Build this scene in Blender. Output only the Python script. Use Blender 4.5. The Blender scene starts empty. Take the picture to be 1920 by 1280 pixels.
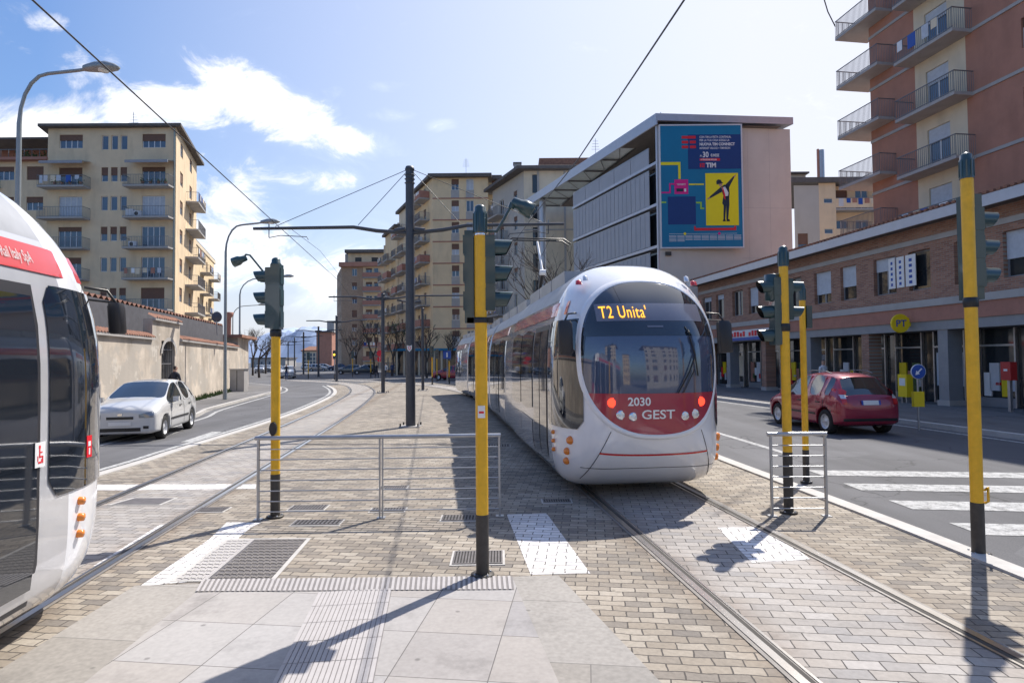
import bpy, bmesh, math, random
from mathutils import Vector, Matrix, noise
R = math.radians
sc = bpy.context.scene
C = sc.collection
random.seed(7)
# ---------------------------------------------------------------- camera
F = 1150.0; HZ = 675.0; CAMH = 1.95; ROLL = R(0.5)
PITCH = math.atan((HZ-640)/F)
fw = Vector((0, math.cos(PITCH), math.sin(PITCH))); up0 = Vector((0, -math.sin(PITCH), math.cos(PITCH))); rt0 = Vector((1, 0, 0))
rt = rt0*math.cos(ROLL) - up0*math.sin(ROLL); up = up0*math.cos(ROLL) + rt0*math.sin(ROLL)
CP = Vector((0, 0, CAMH))
cd = bpy.data.cameras.new('camera'); cam = bpy.data.objects.new('camera', cd); C.objects.link(cam)
cd.sensor_width = 36; cd.lens = 36*F/1920; cd.clip_start = .05; cd.clip_end = 9000
cam.matrix_world = Matrix(((rt.x, up.x, -fw.x, CP.x), (rt.y, up.y, -fw.y, CP.y), (rt.z, up.z, -fw.z, CP.z), (0, 0, 0, 1)))
sc.camera = cam
def ray(px, py): return (fw*F + rt*(px-960) - up*(py-640)).normalized()
def G(px, py, z=0.0):            # point on the plane of height z seen at that pixel
    d = ray(px, py); t = (z-CP.z)/d.z; p = CP+d*t; return Vector((p.x, p.y, z))
def D(px, py, Y):                # point at distance Y
    d = ray(px, py); return CP + d*((Y-CP.y)/d.y)
# ---------------------------------------------------------------- light
SUN_AZ = R(37); SUN_EL = R(52)
sd = Vector((math.sin(SUN_AZ)*math.cos(SUN_EL), math.cos(SUN_AZ)*math.cos(SUN_EL), math.sin(SUN_EL)))
sl = bpy.data.lights.new('sun', 'SUN'); sl.energy = 3.7; sl.angle = R(.53); sl.color = (1, .94, .86)
so = bpy.data.objects.new('sun', sl); C.objects.link(so); so.rotation_euler = sd.to_track_quat('Z', 'Y').to_euler()
W = bpy.data.worlds.new('World'); sc.world = W; W.use_nodes = True
nt = W.node_tree; nt.nodes.clear()
def N(nt, t, **k):
    n = nt.nodes.new(t)
    for a, b in k.items(): setattr(n, a, b)
    return n
def mth(nt, op, a, b=None, c=None, clamp=False):
    n = nt.nodes.new('ShaderNodeMath'); n.operation = op; n.use_clamp = clamp
    for i, v in enumerate((a, b, c)):
        if v is None: continue
        if isinstance(v, (int, float)): n.inputs[i].default_value = v
        else: nt.links.new(v, n.inputs[i])
    return n.outputs[0]
sky = N(nt, 'ShaderNodeTexSky'); sky.sky_type = 'NISHITA'; sky.sun_disc = False
sky.sun_elevation = SUN_EL; sky.sun_rotation = SUN_AZ; sky.air_density = 1.3; sky.dust_density = 1.6; sky.ozone_density = 3.0
tc = N(nt, 'ShaderNodeTexCoord'); sep = N(nt, 'ShaderNodeSeparateXYZ'); nt.links.new(tc.outputs['Generated'], sep.inputs[0])
yy = mth(nt, 'MAXIMUM', sep.outputs[1], .05)
uu = mth(nt, 'DIVIDE', sep.outputs[0], yy); vv = mth(nt, 'DIVIDE', sep.outputs[2], yy)
cmb = N(nt, 'ShaderNodeCombineXYZ'); nt.links.new(uu, cmb.inputs[0]); nt.links.new(vv, cmb.inputs[1])
mp = N(nt, 'ShaderNodeMapping'); mp.inputs['Scale'].default_value = (1, 1.7, 1); nt.links.new(cmb.outputs[0], mp.inputs[0])
nz = N(nt, 'ShaderNodeTexNoise'); nz.inputs['Scale'].default_value = 6.5; nz.inputs['Detail'].default_value = 9; nz.inputs['Roughness'].default_value = .66; nz.inputs['Distortion'].default_value = .5
nt.links.new(mp.outputs[0], nz.inputs[0])
mask = None   # where the cloud banks stand, as directions
for (cx, cy, rx, ry, an, st) in [(60, 250, 260, 110, 0, .95), (310, 190, 240, 90, -.1, .85), (480, 180, 240, 80, .5, .95), (660, 255, 130, 40, .15, .9), (380, 130, 100, 60, .2, .7), (430, 360, 170, 110, -.2, .75), (560, 330, 140, 40, 0, .6),
                                 (90, 30, 60, 30, .2, .5), (170, 110, 110, 60, 0, .55), (300, 90, 60, 30, 0, .5), (560, 210, 120, 70, .3, .85), (250, 300, 220, 60, 0, .7), (620, 165, 40, 22, 0, .45), (200, 440, 260, 140, 0, .7), (740, 205, 80, 30, 0, .5), (720, 155, 60, 20, 0, .45), (820, 225, 50, 20, 0, .45), (420, 450, 200, 130, 0, .8), (640, 500, 200, 120, 0, .7)]:
    du = mth(nt, 'SUBTRACT', uu, (cx-960)/F); dv = mth(nt, 'SUBTRACT', vv, (HZ-cy)/F)
    c, s = math.cos(-an), math.sin(-an)
    a = mth(nt, 'ADD', mth(nt, 'MULTIPLY', du, c/(rx/F)), mth(nt, 'MULTIPLY', dv, s/(rx/F)))
    b = mth(nt, 'ADD', mth(nt, 'MULTIPLY', du, -s/(ry/F)), mth(nt, 'MULTIPLY', dv, c/(ry/F)))
    d2 = mth(nt, 'ADD', mth(nt, 'MULTIPLY', a, a), mth(nt, 'MULTIPLY', b, b))
    g = mth(nt, 'MULTIPLY', mth(nt, 'SUBTRACT', 1, d2, clamp=True), st)
    mask = g if mask is None else mth(nt, 'MAXIMUM', mask, g)
cl = mth(nt, 'ADD', mth(nt, 'MULTIPLY', mask, .44), nz.outputs[0])
mr = N(nt, 'ShaderNodeMapRange'); mr.interpolation_type = 'SMOOTHSTEP'; nt.links.new(cl, mr.inputs[0]); mr.inputs[1].default_value = .58; mr.inputs[2].default_value = .92
# thin bright veil towards the sun's side
veil = mth(nt, 'MULTIPLY', mth(nt, 'ADD', mth(nt, 'MULTIPLY', uu, .85), .66, clamp=True), .9)
low = mth(nt, 'SUBTRACT', 1, mth(nt, 'MULTIPLY', vv, 2.6), clamp=True)
ahead = mth(nt, 'MULTIPLY_ADD', sep.outputs[1], 2.2, .35, clamp=True)
veil = mth(nt, 'MULTIPLY', mth(nt, 'MAXIMUM', veil, mth(nt, 'MULTIPLY', low, .8)), ahead)
cov = mth(nt, 'MAXIMUM', mr.outputs[0], veil, clamp=True)
pos = mth(nt, 'GREATER_THAN', sep.outputs[2], -.02)
mx = N(nt, 'ShaderNodeMixRGB'); nt.links.new(mth(nt, 'MULTIPLY', cov, pos), mx.inputs[0]); tn = N(nt, 'ShaderNodeMixRGB'); tn.blend_type = 'MULTIPLY'; tn.inputs[0].default_value = 1; tn.inputs[2].default_value = (.80, .95, 1.20, 1); nt.links.new(sky.outputs[0], tn.inputs[1]); nt.links.new(tn.outputs[0], mx.inputs[1])
vc = N(nt, 'ShaderNodeMixRGB'); nt.links.new(mr.outputs[0], vc.inputs[0]); vc.inputs[1].default_value = (6.7, 6.8, 7.5, 1); vc.inputs[2].default_value = (9.8, 9.8, 10.0, 1)
nt.links.new(vc.outputs[0], mx.inputs[2])
bg = N(nt, 'ShaderNodeBackground'); bg.inputs[1].default_value = .085; nt.links.new(mx.outputs[0], bg.inputs[0])
wo = N(nt, 'ShaderNodeOutputWorld'); nt.links.new(bg.outputs[0], wo.inputs[0])
sc.view_settings.view_transform = 'Standard'; sc.view_settings.look = 'None'; sc.view_settings.gamma = 1; sc.view_settings.exposure = .74
sc.view_settings.use_curve_mapping = False
# ---------------------------------------------------------------- materials
MAT = {}
def _m(name):
    m = bpy.data.materials.new(name); m.use_nodes = True; MAT[name] = m
    return m, m.node_tree, m.node_tree.nodes['Principled BSDF']
def mat(name, col, rough=.6, metal=0, var=.12, scale=3.0, bump=0.0, coat=0, spec=.5, dirt=0.0, coords='Object', peel=None):
    m, t, p = _m(name)
    p.inputs['Roughness'].default_value = rough; p.inputs['Metallic'].default_value = metal
    p.inputs['Coat Weight'].default_value = coat; p.inputs['Coat Roughness'].default_value = .04; p.inputs['Specular IOR Level'].default_value = spec
    if var or bump or dirt:
        tc = N(t, 'ShaderNodeTexCoord'); nz = N(t, 'ShaderNodeTexNoise'); nz.inputs['Scale'].default_value = scale; nz.inputs['Detail'].default_value = 7; nz.inputs['Roughness'].default_value = .65
        t.links.new(tc.outputs[coords], nz.inputs[0])
        rp = N(t, 'ShaderNodeValToRGB'); rp.color_ramp.elements[0].position = .3; rp.color_ramp.elements[1].position = .7
        rp.color_ramp.elements[0].color = tuple(c*(1-var) for c in col)+(1,); rp.color_ramp.elements[1].color = tuple(min(1, c*(1+var)) for c in col)+(1,)
        t.links.new(nz.outputs[0], rp.inputs[0]); src = rp.outputs[0]
        if dirt:
            mp = N(t, 'ShaderNodeMapping'); mp.inputs['Scale'].default_value = (.9, .9, .22); t.links.new(tc.outputs[coords], mp.inputs[0])
            n2 = N(t, 'ShaderNodeTexNoise'); n2.inputs['Scale'].default_value = 1.3; n2.inputs['Detail'].default_value = 8; t.links.new(mp.outputs[0], n2.inputs[0])
            r2 = N(t, 'ShaderNodeMapRange'); r2.inputs[1].default_value = .5; r2.inputs[2].default_value = .75; r2.inputs[4].default_value = dirt; t.links.new(n2.outputs[0], r2.inputs[0])
            mxx = N(t, 'ShaderNodeMixRGB'); t.links.new(r2.outputs[0], mxx.inputs[0]); t.links.new(src, mxx.inputs[1]); mxx.inputs[2].default_value = tuple(c*.45 for c in col)+(1,)
            src = mxx.outputs[0]
        if peel:
            for sc__, lo, hi, cc in ((.55, .53, .57, peel[0]), (1.3, .60, .63, peel[1])):
                n5 = N(t, 'ShaderNodeTexNoise'); n5.inputs['Scale'].default_value = sc__; n5.inputs['Detail'].default_value = 10; n5.inputs['Roughness'].default_value = .62; t.links.new(tc.outputs[coords], n5.inputs[0])
                r5 = N(t, 'ShaderNodeMapRange'); t.links.new(n5.outputs[0], r5.inputs[0]); r5.inputs[1].default_value = lo; r5.inputs[2].default_value = hi; r5.inputs[4].default_value = .8
                m5 = N(t, 'ShaderNodeMixRGB'); t.links.new(r5.outputs[0], m5.inputs[0]); t.links.new(src, m5.inputs[1]); m5.inputs[2].default_value = tuple(cc)+(1,); src = m5.outputs[0]
        t.links.new(src, p.inputs['Base Color'])
        if bump:
            b = N(t, 'ShaderNodeBump'); b.inputs['Strength'].default_value = bump; b.inputs['Distance'].default_value = .02
            n3 = N(t, 'ShaderNodeTexNoise'); n3.inputs['Scale'].default_value = scale*12; n3.inputs['Detail'].default_value = 5; t.links.new(tc.outputs[coords], n3.inputs[0])
            t.links.new(n3.outputs[0], b.inputs['Height']); t.links.new(b.outputs[0], p.inputs['Normal'])
    else: p.inputs['Base Color'].default_value = tuple(col)+(1,)
    return m
def brickmat(name, c1, c2, mortar, bw, bh, ms=.012, rot=0.0, vert=False, bump=.5, rough=.85, offset=.5, extra=.25, dist=.01, patch=.18, spots=0):
    m, t, p = _m(name); p.inputs['Roughness'].default_value = rough
    tc = N(t, 'ShaderNodeTexCoord'); src = tc.outputs['Object']
    if vert:   # world aligned wall: u = x rotated along the wall, v = z
        sp = N(t, 'ShaderNodeSeparateXYZ'); t.links.new(src, sp.inputs[0])
        u = mth(t, 'ADD', mth(t, 'MULTIPLY', sp.outputs[0], math.cos(rot)), mth(t, 'MULTIPLY', sp.outputs[1], math.sin(rot)))
        cb = N(t, 'ShaderNodeCombineXYZ'); t.links.new(u, cb.inputs[0]); t.links.new(sp.outputs[2], cb.inputs[1]); vec = cb.outputs[0]
    else:
        mp = N(t, 'ShaderNodeMapping'); mp.inputs['Rotation'].default_value = (0, 0, rot); t.links.new(src, mp.inputs[0]); vec = mp.outputs[0]
        wn = N(t, 'ShaderNodeTexNoise'); wn.inputs['Scale'].default_value = 5.0; wn.inputs['Detail'].default_value = 3; t.links.new(src, wn.inputs[0])
        vm = N(t, 'ShaderNodeVectorMath', operation='MULTIPLY_ADD'); t.links.new(wn.outputs[1], vm.inputs[0]); vm.inputs[1].default_value = (dist, dist, 0); t.links.new(vec, vm.inputs[2]); vec = vm.outputs[0]
    br = N(t, 'ShaderNodeTexBrick'); t.links.new(vec, br.inputs[0]); br.offset = offset
    br.inputs['Scale'].default_value = 1; br.inputs['Brick Width'].default_value = bw; br.inputs['Row Height'].default_value = bh; br.inputs['Mortar Size'].default_value = ms; br.inputs['Mortar Smooth'].default_value = .25
    br.inputs['Color1'].default_value = (0, 0, 0, 1); br.inputs['Color2'].default_value = (1, 1, 1, 1); br.inputs['Mortar'].default_value = (.5, .5, .5, 1)
    rp = N(t, 'ShaderNodeValToRGB'); e = rp.color_ramp.elements
    e[0].color = tuple(c1)+(1,); e[1].color = tuple(c2)+(1,)
    mid = e.new(.45); mid.color = tuple((a*.55+b*.45)*(1+k) for a, b, k in zip(c1, c2, (.04, .0, -.06)))+(1,)
    t.links.new(br.outputs[0], rp.inputs[0])
    nz = N(t, 'ShaderNodeTexNoise'); nz.inputs['Scale'].default_value = 28; nz.inputs['Detail'].default_value = 6; t.links.new(src, nz.inputs[0])
    n2 = N(t, 'ShaderNodeTexNoise'); n2.inputs['Scale'].default_value = .55; n2.inputs['Detail'].default_value = 6; t.links.new(src, n2.inputs[0])
    k = mth(t, 'ADD', mth(t, 'MULTIPLY', nz.outputs[0], extra), mth(t, 'MULTIPLY', n2.outputs[0], patch*2)); k = mth(t, 'ADD', k, 1-extra/2-patch)
    if spots:
        vo = N(t, 'ShaderNodeTexVoronoi'); vo.inputs['Scale'].default_value = 3.1; vo.inputs['Randomness'].default_value = 1; t.links.new(src, vo.inputs[0])
        q = N(t, 'ShaderNodeMapRange'); t.links.new(vo.outputs[0], q.inputs[0]); q.inputs[1].default_value = .04; q.inputs[2].default_value = .075; q.inputs[3].default_value = .6; q.inputs[4].default_value = 1
        k = mth(t, 'MULTIPLY', k, q.outputs[0])
        n4 = N(t, 'ShaderNodeTexNoise'); n4.inputs['Scale'].default_value = 1.7; n4.inputs['Detail'].default_value = 9; n4.inputs['Roughness'].default_value = .7; t.links.new(src, n4.inputs[0])
        q = N(t, 'ShaderNodeMapRange'); t.links.new(n4.outputs[0], q.inputs[0]); q.inputs[1].default_value = .54; q.inputs[2].default_value = .72; q.inputs[3].default_value = 1; q.inputs[4].default_value = .72
        k = mth(t, 'MULTIPLY', k, q.outputs[0])
    m1 = N(t, 'ShaderNodeVectorMath', operation='SCALE'); t.links.new(rp.outputs[0], m1.inputs[0]); t.links.new(k, m1.inputs['Scale'])
    bc = m1.outputs[0]
    if spots:      # rust that washes out beside the rails
        sx = N(t, 'ShaderNodeSeparateXYZ'); t.links.new(src, sx.inputs[0]); tot = None
        for x0, y0 in ((1.93, 8.46), (-4.67, 5.8)):
            d = mth(t, 'ADD', sx.outputs[0], mth(t, 'MULTIPLY', mth(t, 'SUBTRACT', sx.outputs[1], y0), .122)); d = mth(t, 'ABSOLUTE', mth(t, 'SUBTRACT', d, x0))
            d = mth(t, 'ABSOLUTE', mth(t, 'SUBTRACT', d, .75)); g = mth(t, 'SUBTRACT', 1, mth(t, 'DIVIDE', d, .30), clamp=True); tot = g if tot is None else mth(t, 'MAXIMUM', tot, g)
        n6 = N(t, 'ShaderNodeTexNoise'); n6.inputs['Scale'].default_value = 2.2; n6.inputs['Detail'].default_value = 8; t.links.new(src, n6.inputs[0])
        tot = mth(t, 'MULTIPLY', mth(t, 'MULTIPLY', tot, mth(t, 'SUBTRACT', mth(t, 'MULTIPLY', n6.outputs[0], 3.2), .9, clamp=True)), .65)
        ru = N(t, 'ShaderNodeMixRGB'); ru.blend_type = 'MULTIPLY'; t.links.new(tot, ru.inputs[0]); t.links.new(bc, ru.inputs[1]); ru.inputs[2].default_value = (.56, .43, .33, 1); bc = ru.outputs[0]
    mx = N(t, 'ShaderNodeMixRGB'); t.links.new(br.outputs[1], mx.inputs[0]); t.links.new(bc, mx.inputs[1]); mx.inputs[2].default_value = tuple(mortar)+(1,)
    t.links.new(mx.outputs[0], p.inputs['Base Color'])
    if bump:
        h = mth(t, 'ADD', mth(t, 'MULTIPLY', br.outputs[1], -1.0), mth(t, 'MULTIPLY', nz.outputs[0], .35))
        b = N(t, 'ShaderNodeBump'); b.inputs['Strength'].default_value = bump; b.inputs['Distance'].default_value = .012; t.links.new(h, b.inputs['Height']); t.links.new(b.outputs[0], p.inputs['Normal'])
    return m
def emis(name, col, s):
    m, t, p = _m(name); p.inputs['Base Color'].default_value = (.02, .02, .02, 1); p.inputs['Emission Color'].default_value = tuple(col)+(1,); p.inputs['Emission Strength'].default_value = s; return m
TRK = math.atan2(-.122, 1)       # heading of the near tracks (x per y)
def roadmat(name, col, rot=0.0, paint=None):
    m, t, p = _m(name); p.inputs['Roughness'].default_value = .88
    tc = N(t, 'ShaderNodeTexCoord'); src = tc.outputs['Object']
    def noi(scale, det=6, vec=None, rough=.6):
        n = N(t, 'ShaderNodeTexNoise'); n.inputs['Scale'].default_value = scale; n.inputs['Detail'].default_value = det; n.inputs['Roughness'].default_value = rough; t.links.new(vec if vec is not None else src, n.inputs[0]); return n.outputs[0]
    def mr_(v, a, b, c, d): n = N(t, 'ShaderNodeMapRange'); t.links.new(v, n.inputs[0]); n.inputs[1].default_value = a; n.inputs[2].default_value = b; n.inputs[3].default_value = c; n.inputs[4].default_value = d; return n.outputs[0]
    mp = N(t, 'ShaderNodeMapping'); mp.inputs['Rotation'].default_value = (0, 0, rot); mp.inputs['Scale'].default_value = (1.1, .07, 1); t.links.new(src, mp.inputs[0])
    k = mr_(noi(60, 3), .3, .7, .78, 1.22); k = mth(t, 'MULTIPLY', k, mr_(noi(.35, 7), .3, .7, .84, 1.16)); k = mth(t, 'MULTIPLY', k, mr_(noi(1.0, 5, mp.outputs[0]), .42, .62, .86, 1.08))
    vo = N(t, 'ShaderNodeTexVoronoi'); vo.feature = 'DISTANCE_TO_EDGE'; vo.inputs['Scale'].default_value = .33
    wv = N(t, 'ShaderNodeVectorMath', operation='MULTIPLY_ADD'); nn = N(t, 'ShaderNodeTexNoise'); nn.inputs['Scale'].default_value = 1.6; nn.inputs['Detail'].default_value = 6; t.links.new(src, nn.inputs[0]); t.links.new(nn.outputs[1], wv.inputs[0]); wv.inputs[1].default_value = (1.4, 1.4, 0); t.links.new(src, wv.inputs[2]); t.links.new(wv.outputs[0], vo.inputs[0])
    crack = mr_(vo.outputs[0], .002, .008, .55, 1.0); k = mth(t, 'MULTIPLY', k, crack)
    v2 = N(t, 'ShaderNodeTexVoronoi'); v2.inputs['Scale'].default_value = .22; t.links.new(src, v2.inputs[0]); sp2 = N(t, 'ShaderNodeSeparateXYZ'); t.links.new(v2.outputs[1], sp2.inputs[0]); k = mth(t, 'MULTIPLY', k, mr_(sp2.outputs[0], 0, 1, .88, 1.1))
    sc_ = N(t, 'ShaderNodeVectorMath', operation='SCALE'); sc_.inputs[0].default_value = col; t.links.new(k, sc_.inputs['Scale']); out = sc_.outputs[0]
    if paint:
        wear = mth(t, 'ADD', mth(t, 'MULTIPLY', noi(7, 8, None, .75), .7), mth(t, 'MULTIPLY', noi(45, 4), .3))
        mx = N(t, 'ShaderNodeMixRGB'); t.links.new(mr_(wear, .46, .62, 0, 1), mx.inputs[0]); mx.inputs[1].default_value = tuple(paint)+(1,); t.links.new(out, mx.inputs[2]); out = mx.outputs[0]
    t.links.new(out, p.inputs['Base Color'])
    b = N(t, 'ShaderNodeBump'); b.inputs['Strength'].default_value = .4; b.inputs['Distance'].default_value = .01; t.links.new(noi(130, 3), b.inputs['Height']); t.links.new(b.outputs[0], p.inputs['Normal'])
roadmat('asphalt', (.125, .125, .132), .15); roadmat('asphalt_side', (.165, .16, .16), .15)
brickmat('pavers', (.20, .178, .155), (.385, .34, .28), (.075, .066, .058), .20, .10, .0055, rot=-TRK, extra=.55, bump=.8, dist=.05, patch=.42, spots=1)
brickmat('pavers_track', (.29, .275, .265), (.40, .375, .35), (.07, .065, .06),   .23, .125, .005, rot=-TRK, extra=.45, bump=.6, dist=.03, patch=.34, spots=1)
brickmat('pavers_white', (.58, .57, .58), (.78, .77, .77), (.12, .11, .10), .20, .10, .0055, rot=-TRK, extra=.5, bump=.5, dist=.05, patch=.35)
brickmat('slab', (.325, .31, .305), (.38, .365, .355), (.13, .12, .115), .62, .62, .004, rot=-TRK, extra=.35, bump=.08, dist=0, offset=0, patch=.26, spots=1)
brickmat('granite', (.27, .255, .235), (.33, .31, .285), (.15, .14, .13), 4, 1.0, .004, rot=-TRK, extra=.6, bump=.1, dist=0, patch=.22, spots=1)
mat('tactile', (.44, .415, .405), .8, var=.07, scale=9)
mat('tactile_gap', (.22, .205, .20), .85, var=.1, scale=9)
mat('kerb', (.50, .48, .45), .85, var=.12, scale=4, bump=.1)
roadmat('road_paint', (.16, .16, .16), .15, (.50, .50, .49))
mat('rail_steel', (.62, .60, .58), .28, 1, var=.1, scale=4)
mat('rail_groove', (.05, .045, .04), .8, var=.2, scale=8)
mat('rail_side', (.22, .20, .18), .6, var=.2, scale=8)
mat('iron', (.17, .155, .15), .55, .4, var=.25, scale=10)
mat('iron_dark', (.025, .023, .022), .8, var=.1)
mat('yellow', (.80, .44, .015), .45, var=.12, scale=9, coat=.15, dirt=.4)
mat('pole_base', (.055, .048, .042), .6, var=.3, scale=14, dirt=.5)
mat('signal_green', (.025, .06, .068), .3, var=.15, coat=.5)
mat('black', (.018, .018, .02), .4, var=.15)
mat('galv', (.42, .43, .45), .38, .75, var=.12, scale=6)
mat('mast', (.075, .08, .092), .48, .3, var=.15, scale=5)
mat('wire', (.03, .03, .035), .5, var=0)
mat('lamp_grey', (.30, .33, .34), .45, .4, var=.1)
mat('lamp_glass', (.75, .76, .72), .15, var=0)
mat('tram_white', (.80, .81, .84), .22, var=.05, scale=1.5, coat=.9, dirt=.12)
mat('tram_side', (.66, .66, .68), .12, .35, var=.06, scale=2, coat=1, dirt=.4)
mat('tram_roof', (.34, .35, .37), .4, .2, var=.15, scale=2, dirt=.3)
mat('tram_red', (.62, .035, .03), .22, var=.05, coat=.8)
mat('tram_maroon', (.36, .035, .06), .2, var=.06, coat=.9)
mat('tram_glass', (.014, .018, .026), .035, var=0, spec=.9, coat=1)
mat('tram_glass_low', (.06, .085, .15), .05, var=0, spec=.9, coat=1)  # bluish base colour stands in for sky and street mirrored in the windscreen
mat('tram_dark', (.03, .03, .035), .45, var=.1)
mat('bellows', (.05, .05, .055), .8, var=.2)
mat('amber', (.85, .25, .03), .25, var=.05, coat=.6)
mat('white', (.80, .80, .80), .5, var=.05)
mat('chrome', (.75, .76, .78), .12, 1, var=0)
mat('headlamp', (.22, .24, .27), .08, .3, var=.3, scale=30, coat=1)
mat('lens', (.70, .72, .75), .06, .4, var=0, coat=1)
emis('display', (1, .42, .03), 1.5); emis('red_lamp', (1, .05, .02), 1.6); emis('amber_lamp', (1, .55, .03), 3)
mat('display_panel', (.16, .17, .22), .2, var=.03, coat=.8)
mat('yellow_stucco', (.76, .59, .39), .9, var=.09, scale=.5, dirt=.3)
mat('ochre_stucco', (.76, .59, .37), .9, var=.08, scale=.5, dirt=.3)
mat('cream_stucco', (.70, .60, .45), .9, var=.08, scale=.5, dirt=.3)
mat('grey_stucco', (.50, .47, .42), .9, var=.05, scale=.5, dirt=.14)
mat('wall_stucco', (.54, .47, .39), .95, var=.32, scale=.8, bump=.3, dirt=.8, peel=((.44, .40, .35), (.60, .55, .48)))
mat('billboard_wall', (.66, .61, .54), .9, var=.06, scale=.5, dirt=.08)
mat('concrete', (.42, .40, .38), .85, var=.1, scale=1.5, dirt=.2)
mat('grey_panel', (.37, .38, .41), .5, .1, var=.06, scale=.8, dirt=.1)
mat('fascia', (.50, .51, .55), .4, .4, var=.06)
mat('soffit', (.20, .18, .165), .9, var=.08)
mat('canopy_glass', (.70, .80, .80), .25, var=.08)
mat('roof_dark', (.13, .115, .105), .85, var=.2, scale=2)
mat('roof_tile', (.30, .15, .10), .9, var=.3, scale=3)
mat('salmon', (.45, .22, .155), .9, var=.1, scale=1.0, dirt=.3)
mat('terracotta', (.40, .19, .14), .85, var=.12)
mat('brown_shutter', (.17, .09, .06), .7, var=.12, scale=6)
mat('glass', (.07, .11, .17), .06, var=.25, scale=.5, spec=.9)
mat('glass_dark', (.025, .03, .035), .05, var=.2, scale=.5, spec=.8)
mat('frame_white', (.70, .71, .73), .5, var=.05)
mat('frame_dark', (.05, .045, .04), .5, var=.1)
mat('curtain', (.52, .56, .62), .9, var=.12, scale=4)
mat('rail_metal', (.20, .20, .21), .5, .4, var=.1)
mat('shed_grey', (.10, .10, .115), .85, var=.2, dirt=.2)
mat('awning', (.33, .33, .36), .8, var=.1)
mat('leaf', (.07, .11, .035), .8, var=.4, scale=6)
mat('bark', (.085, .07, .06), .95, var=.25, scale=3)
mat('pipe', (.30, .34, .32), .5, .3, var=.1)
wr = math.atan2(1, -.152)
brickmat('red_brick', (.26, .125, .085), (.40, .21, .14), (.30, .27, .24), .26, .075, .009, rot=wr, vert=True, bump=.3, extra=.2)
brickmat('brown_brick', (.36, .23, .15), (.48, .33, .22), (.30, .26, .22), .3, .09, .01, vert=True, bump=.2, extra=.2)
mat('shop_frame', (.26, .27, .29), .5, .2, var=.08)
mat('board_blue', (.0, .19, .36), .5, var=.1, scale=.3); mat('board_navy', (.005, .045, .20), .5, var=.05)
mat('board_yellow', (.93, .80, .01), .5, var=.02); mat('board_red', (.75, .015, .03), .5, var=.02); mat('board_pink', (.75, .01, .25), .5, var=.02); mat('board_green', (.35, .65, .05), .5, var=.02)
mat('suit', (.012, .03, .06), .6, var=.1); mat('skin', (.50, .30, .21), .6, var=.05)
mat('car_white', (.60, .60, .59), .22, var=.02, coat=.9); mat('car_red', (.30, .018, .045), .22, .25, var=.03, coat=1); mat('car_grey', (.12, .13, .14), .3, .5, var=.02, coat=.9)
mat('car_blue', (.03, .05, .11), .3, .3, var=.02, coat=.9); mat('car_silver', (.42, .43, .45), .3, .6, var=.02, coat=.9)
mat('car_glass', (.012, .018, .02), .04, var=0, spec=.9, coat=1); mat('tyre', (.02, .02, .02), .85, var=.2); mat('alloy', (.62, .63, .65), .35, .25, var=.05)
mat('plate', (.75, .75, .73), .5, var=.03); mat('plate_blue', (.02, .06, .35), .5, var=0); mat('tail_red', (.55, .012, .015), .15, var=.05, coat=1)
mat('sign_blue', (.01, .07, .36), .4, var=.03); mat('sign_yellow', (.85, .62, .01), .45, var=.03); mat('post_red', (.45, .03, .03), .45, var=.05)
mat('cloth_dark', (.03, .032, .045), .9, var=.15); mat('cloth_light', (.60, .60, .62), .9, var=.08); mat('cloth_blue', (.04, .07, .16), .9, var=.1); mat('hair', (.03, .02, .015), .7, var=.1)
mat('hill_hazed', (.25, .32, .46), 1, var=.15, scale=.004); mat('snow_hazed', (.42, .50, .64), 1, var=.15, scale=.004)  # distance haze is mixed into both colours, pulling them towards the sky
mat('grass', (.07, .12, .03), .95, var=.4, scale=4)
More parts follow.
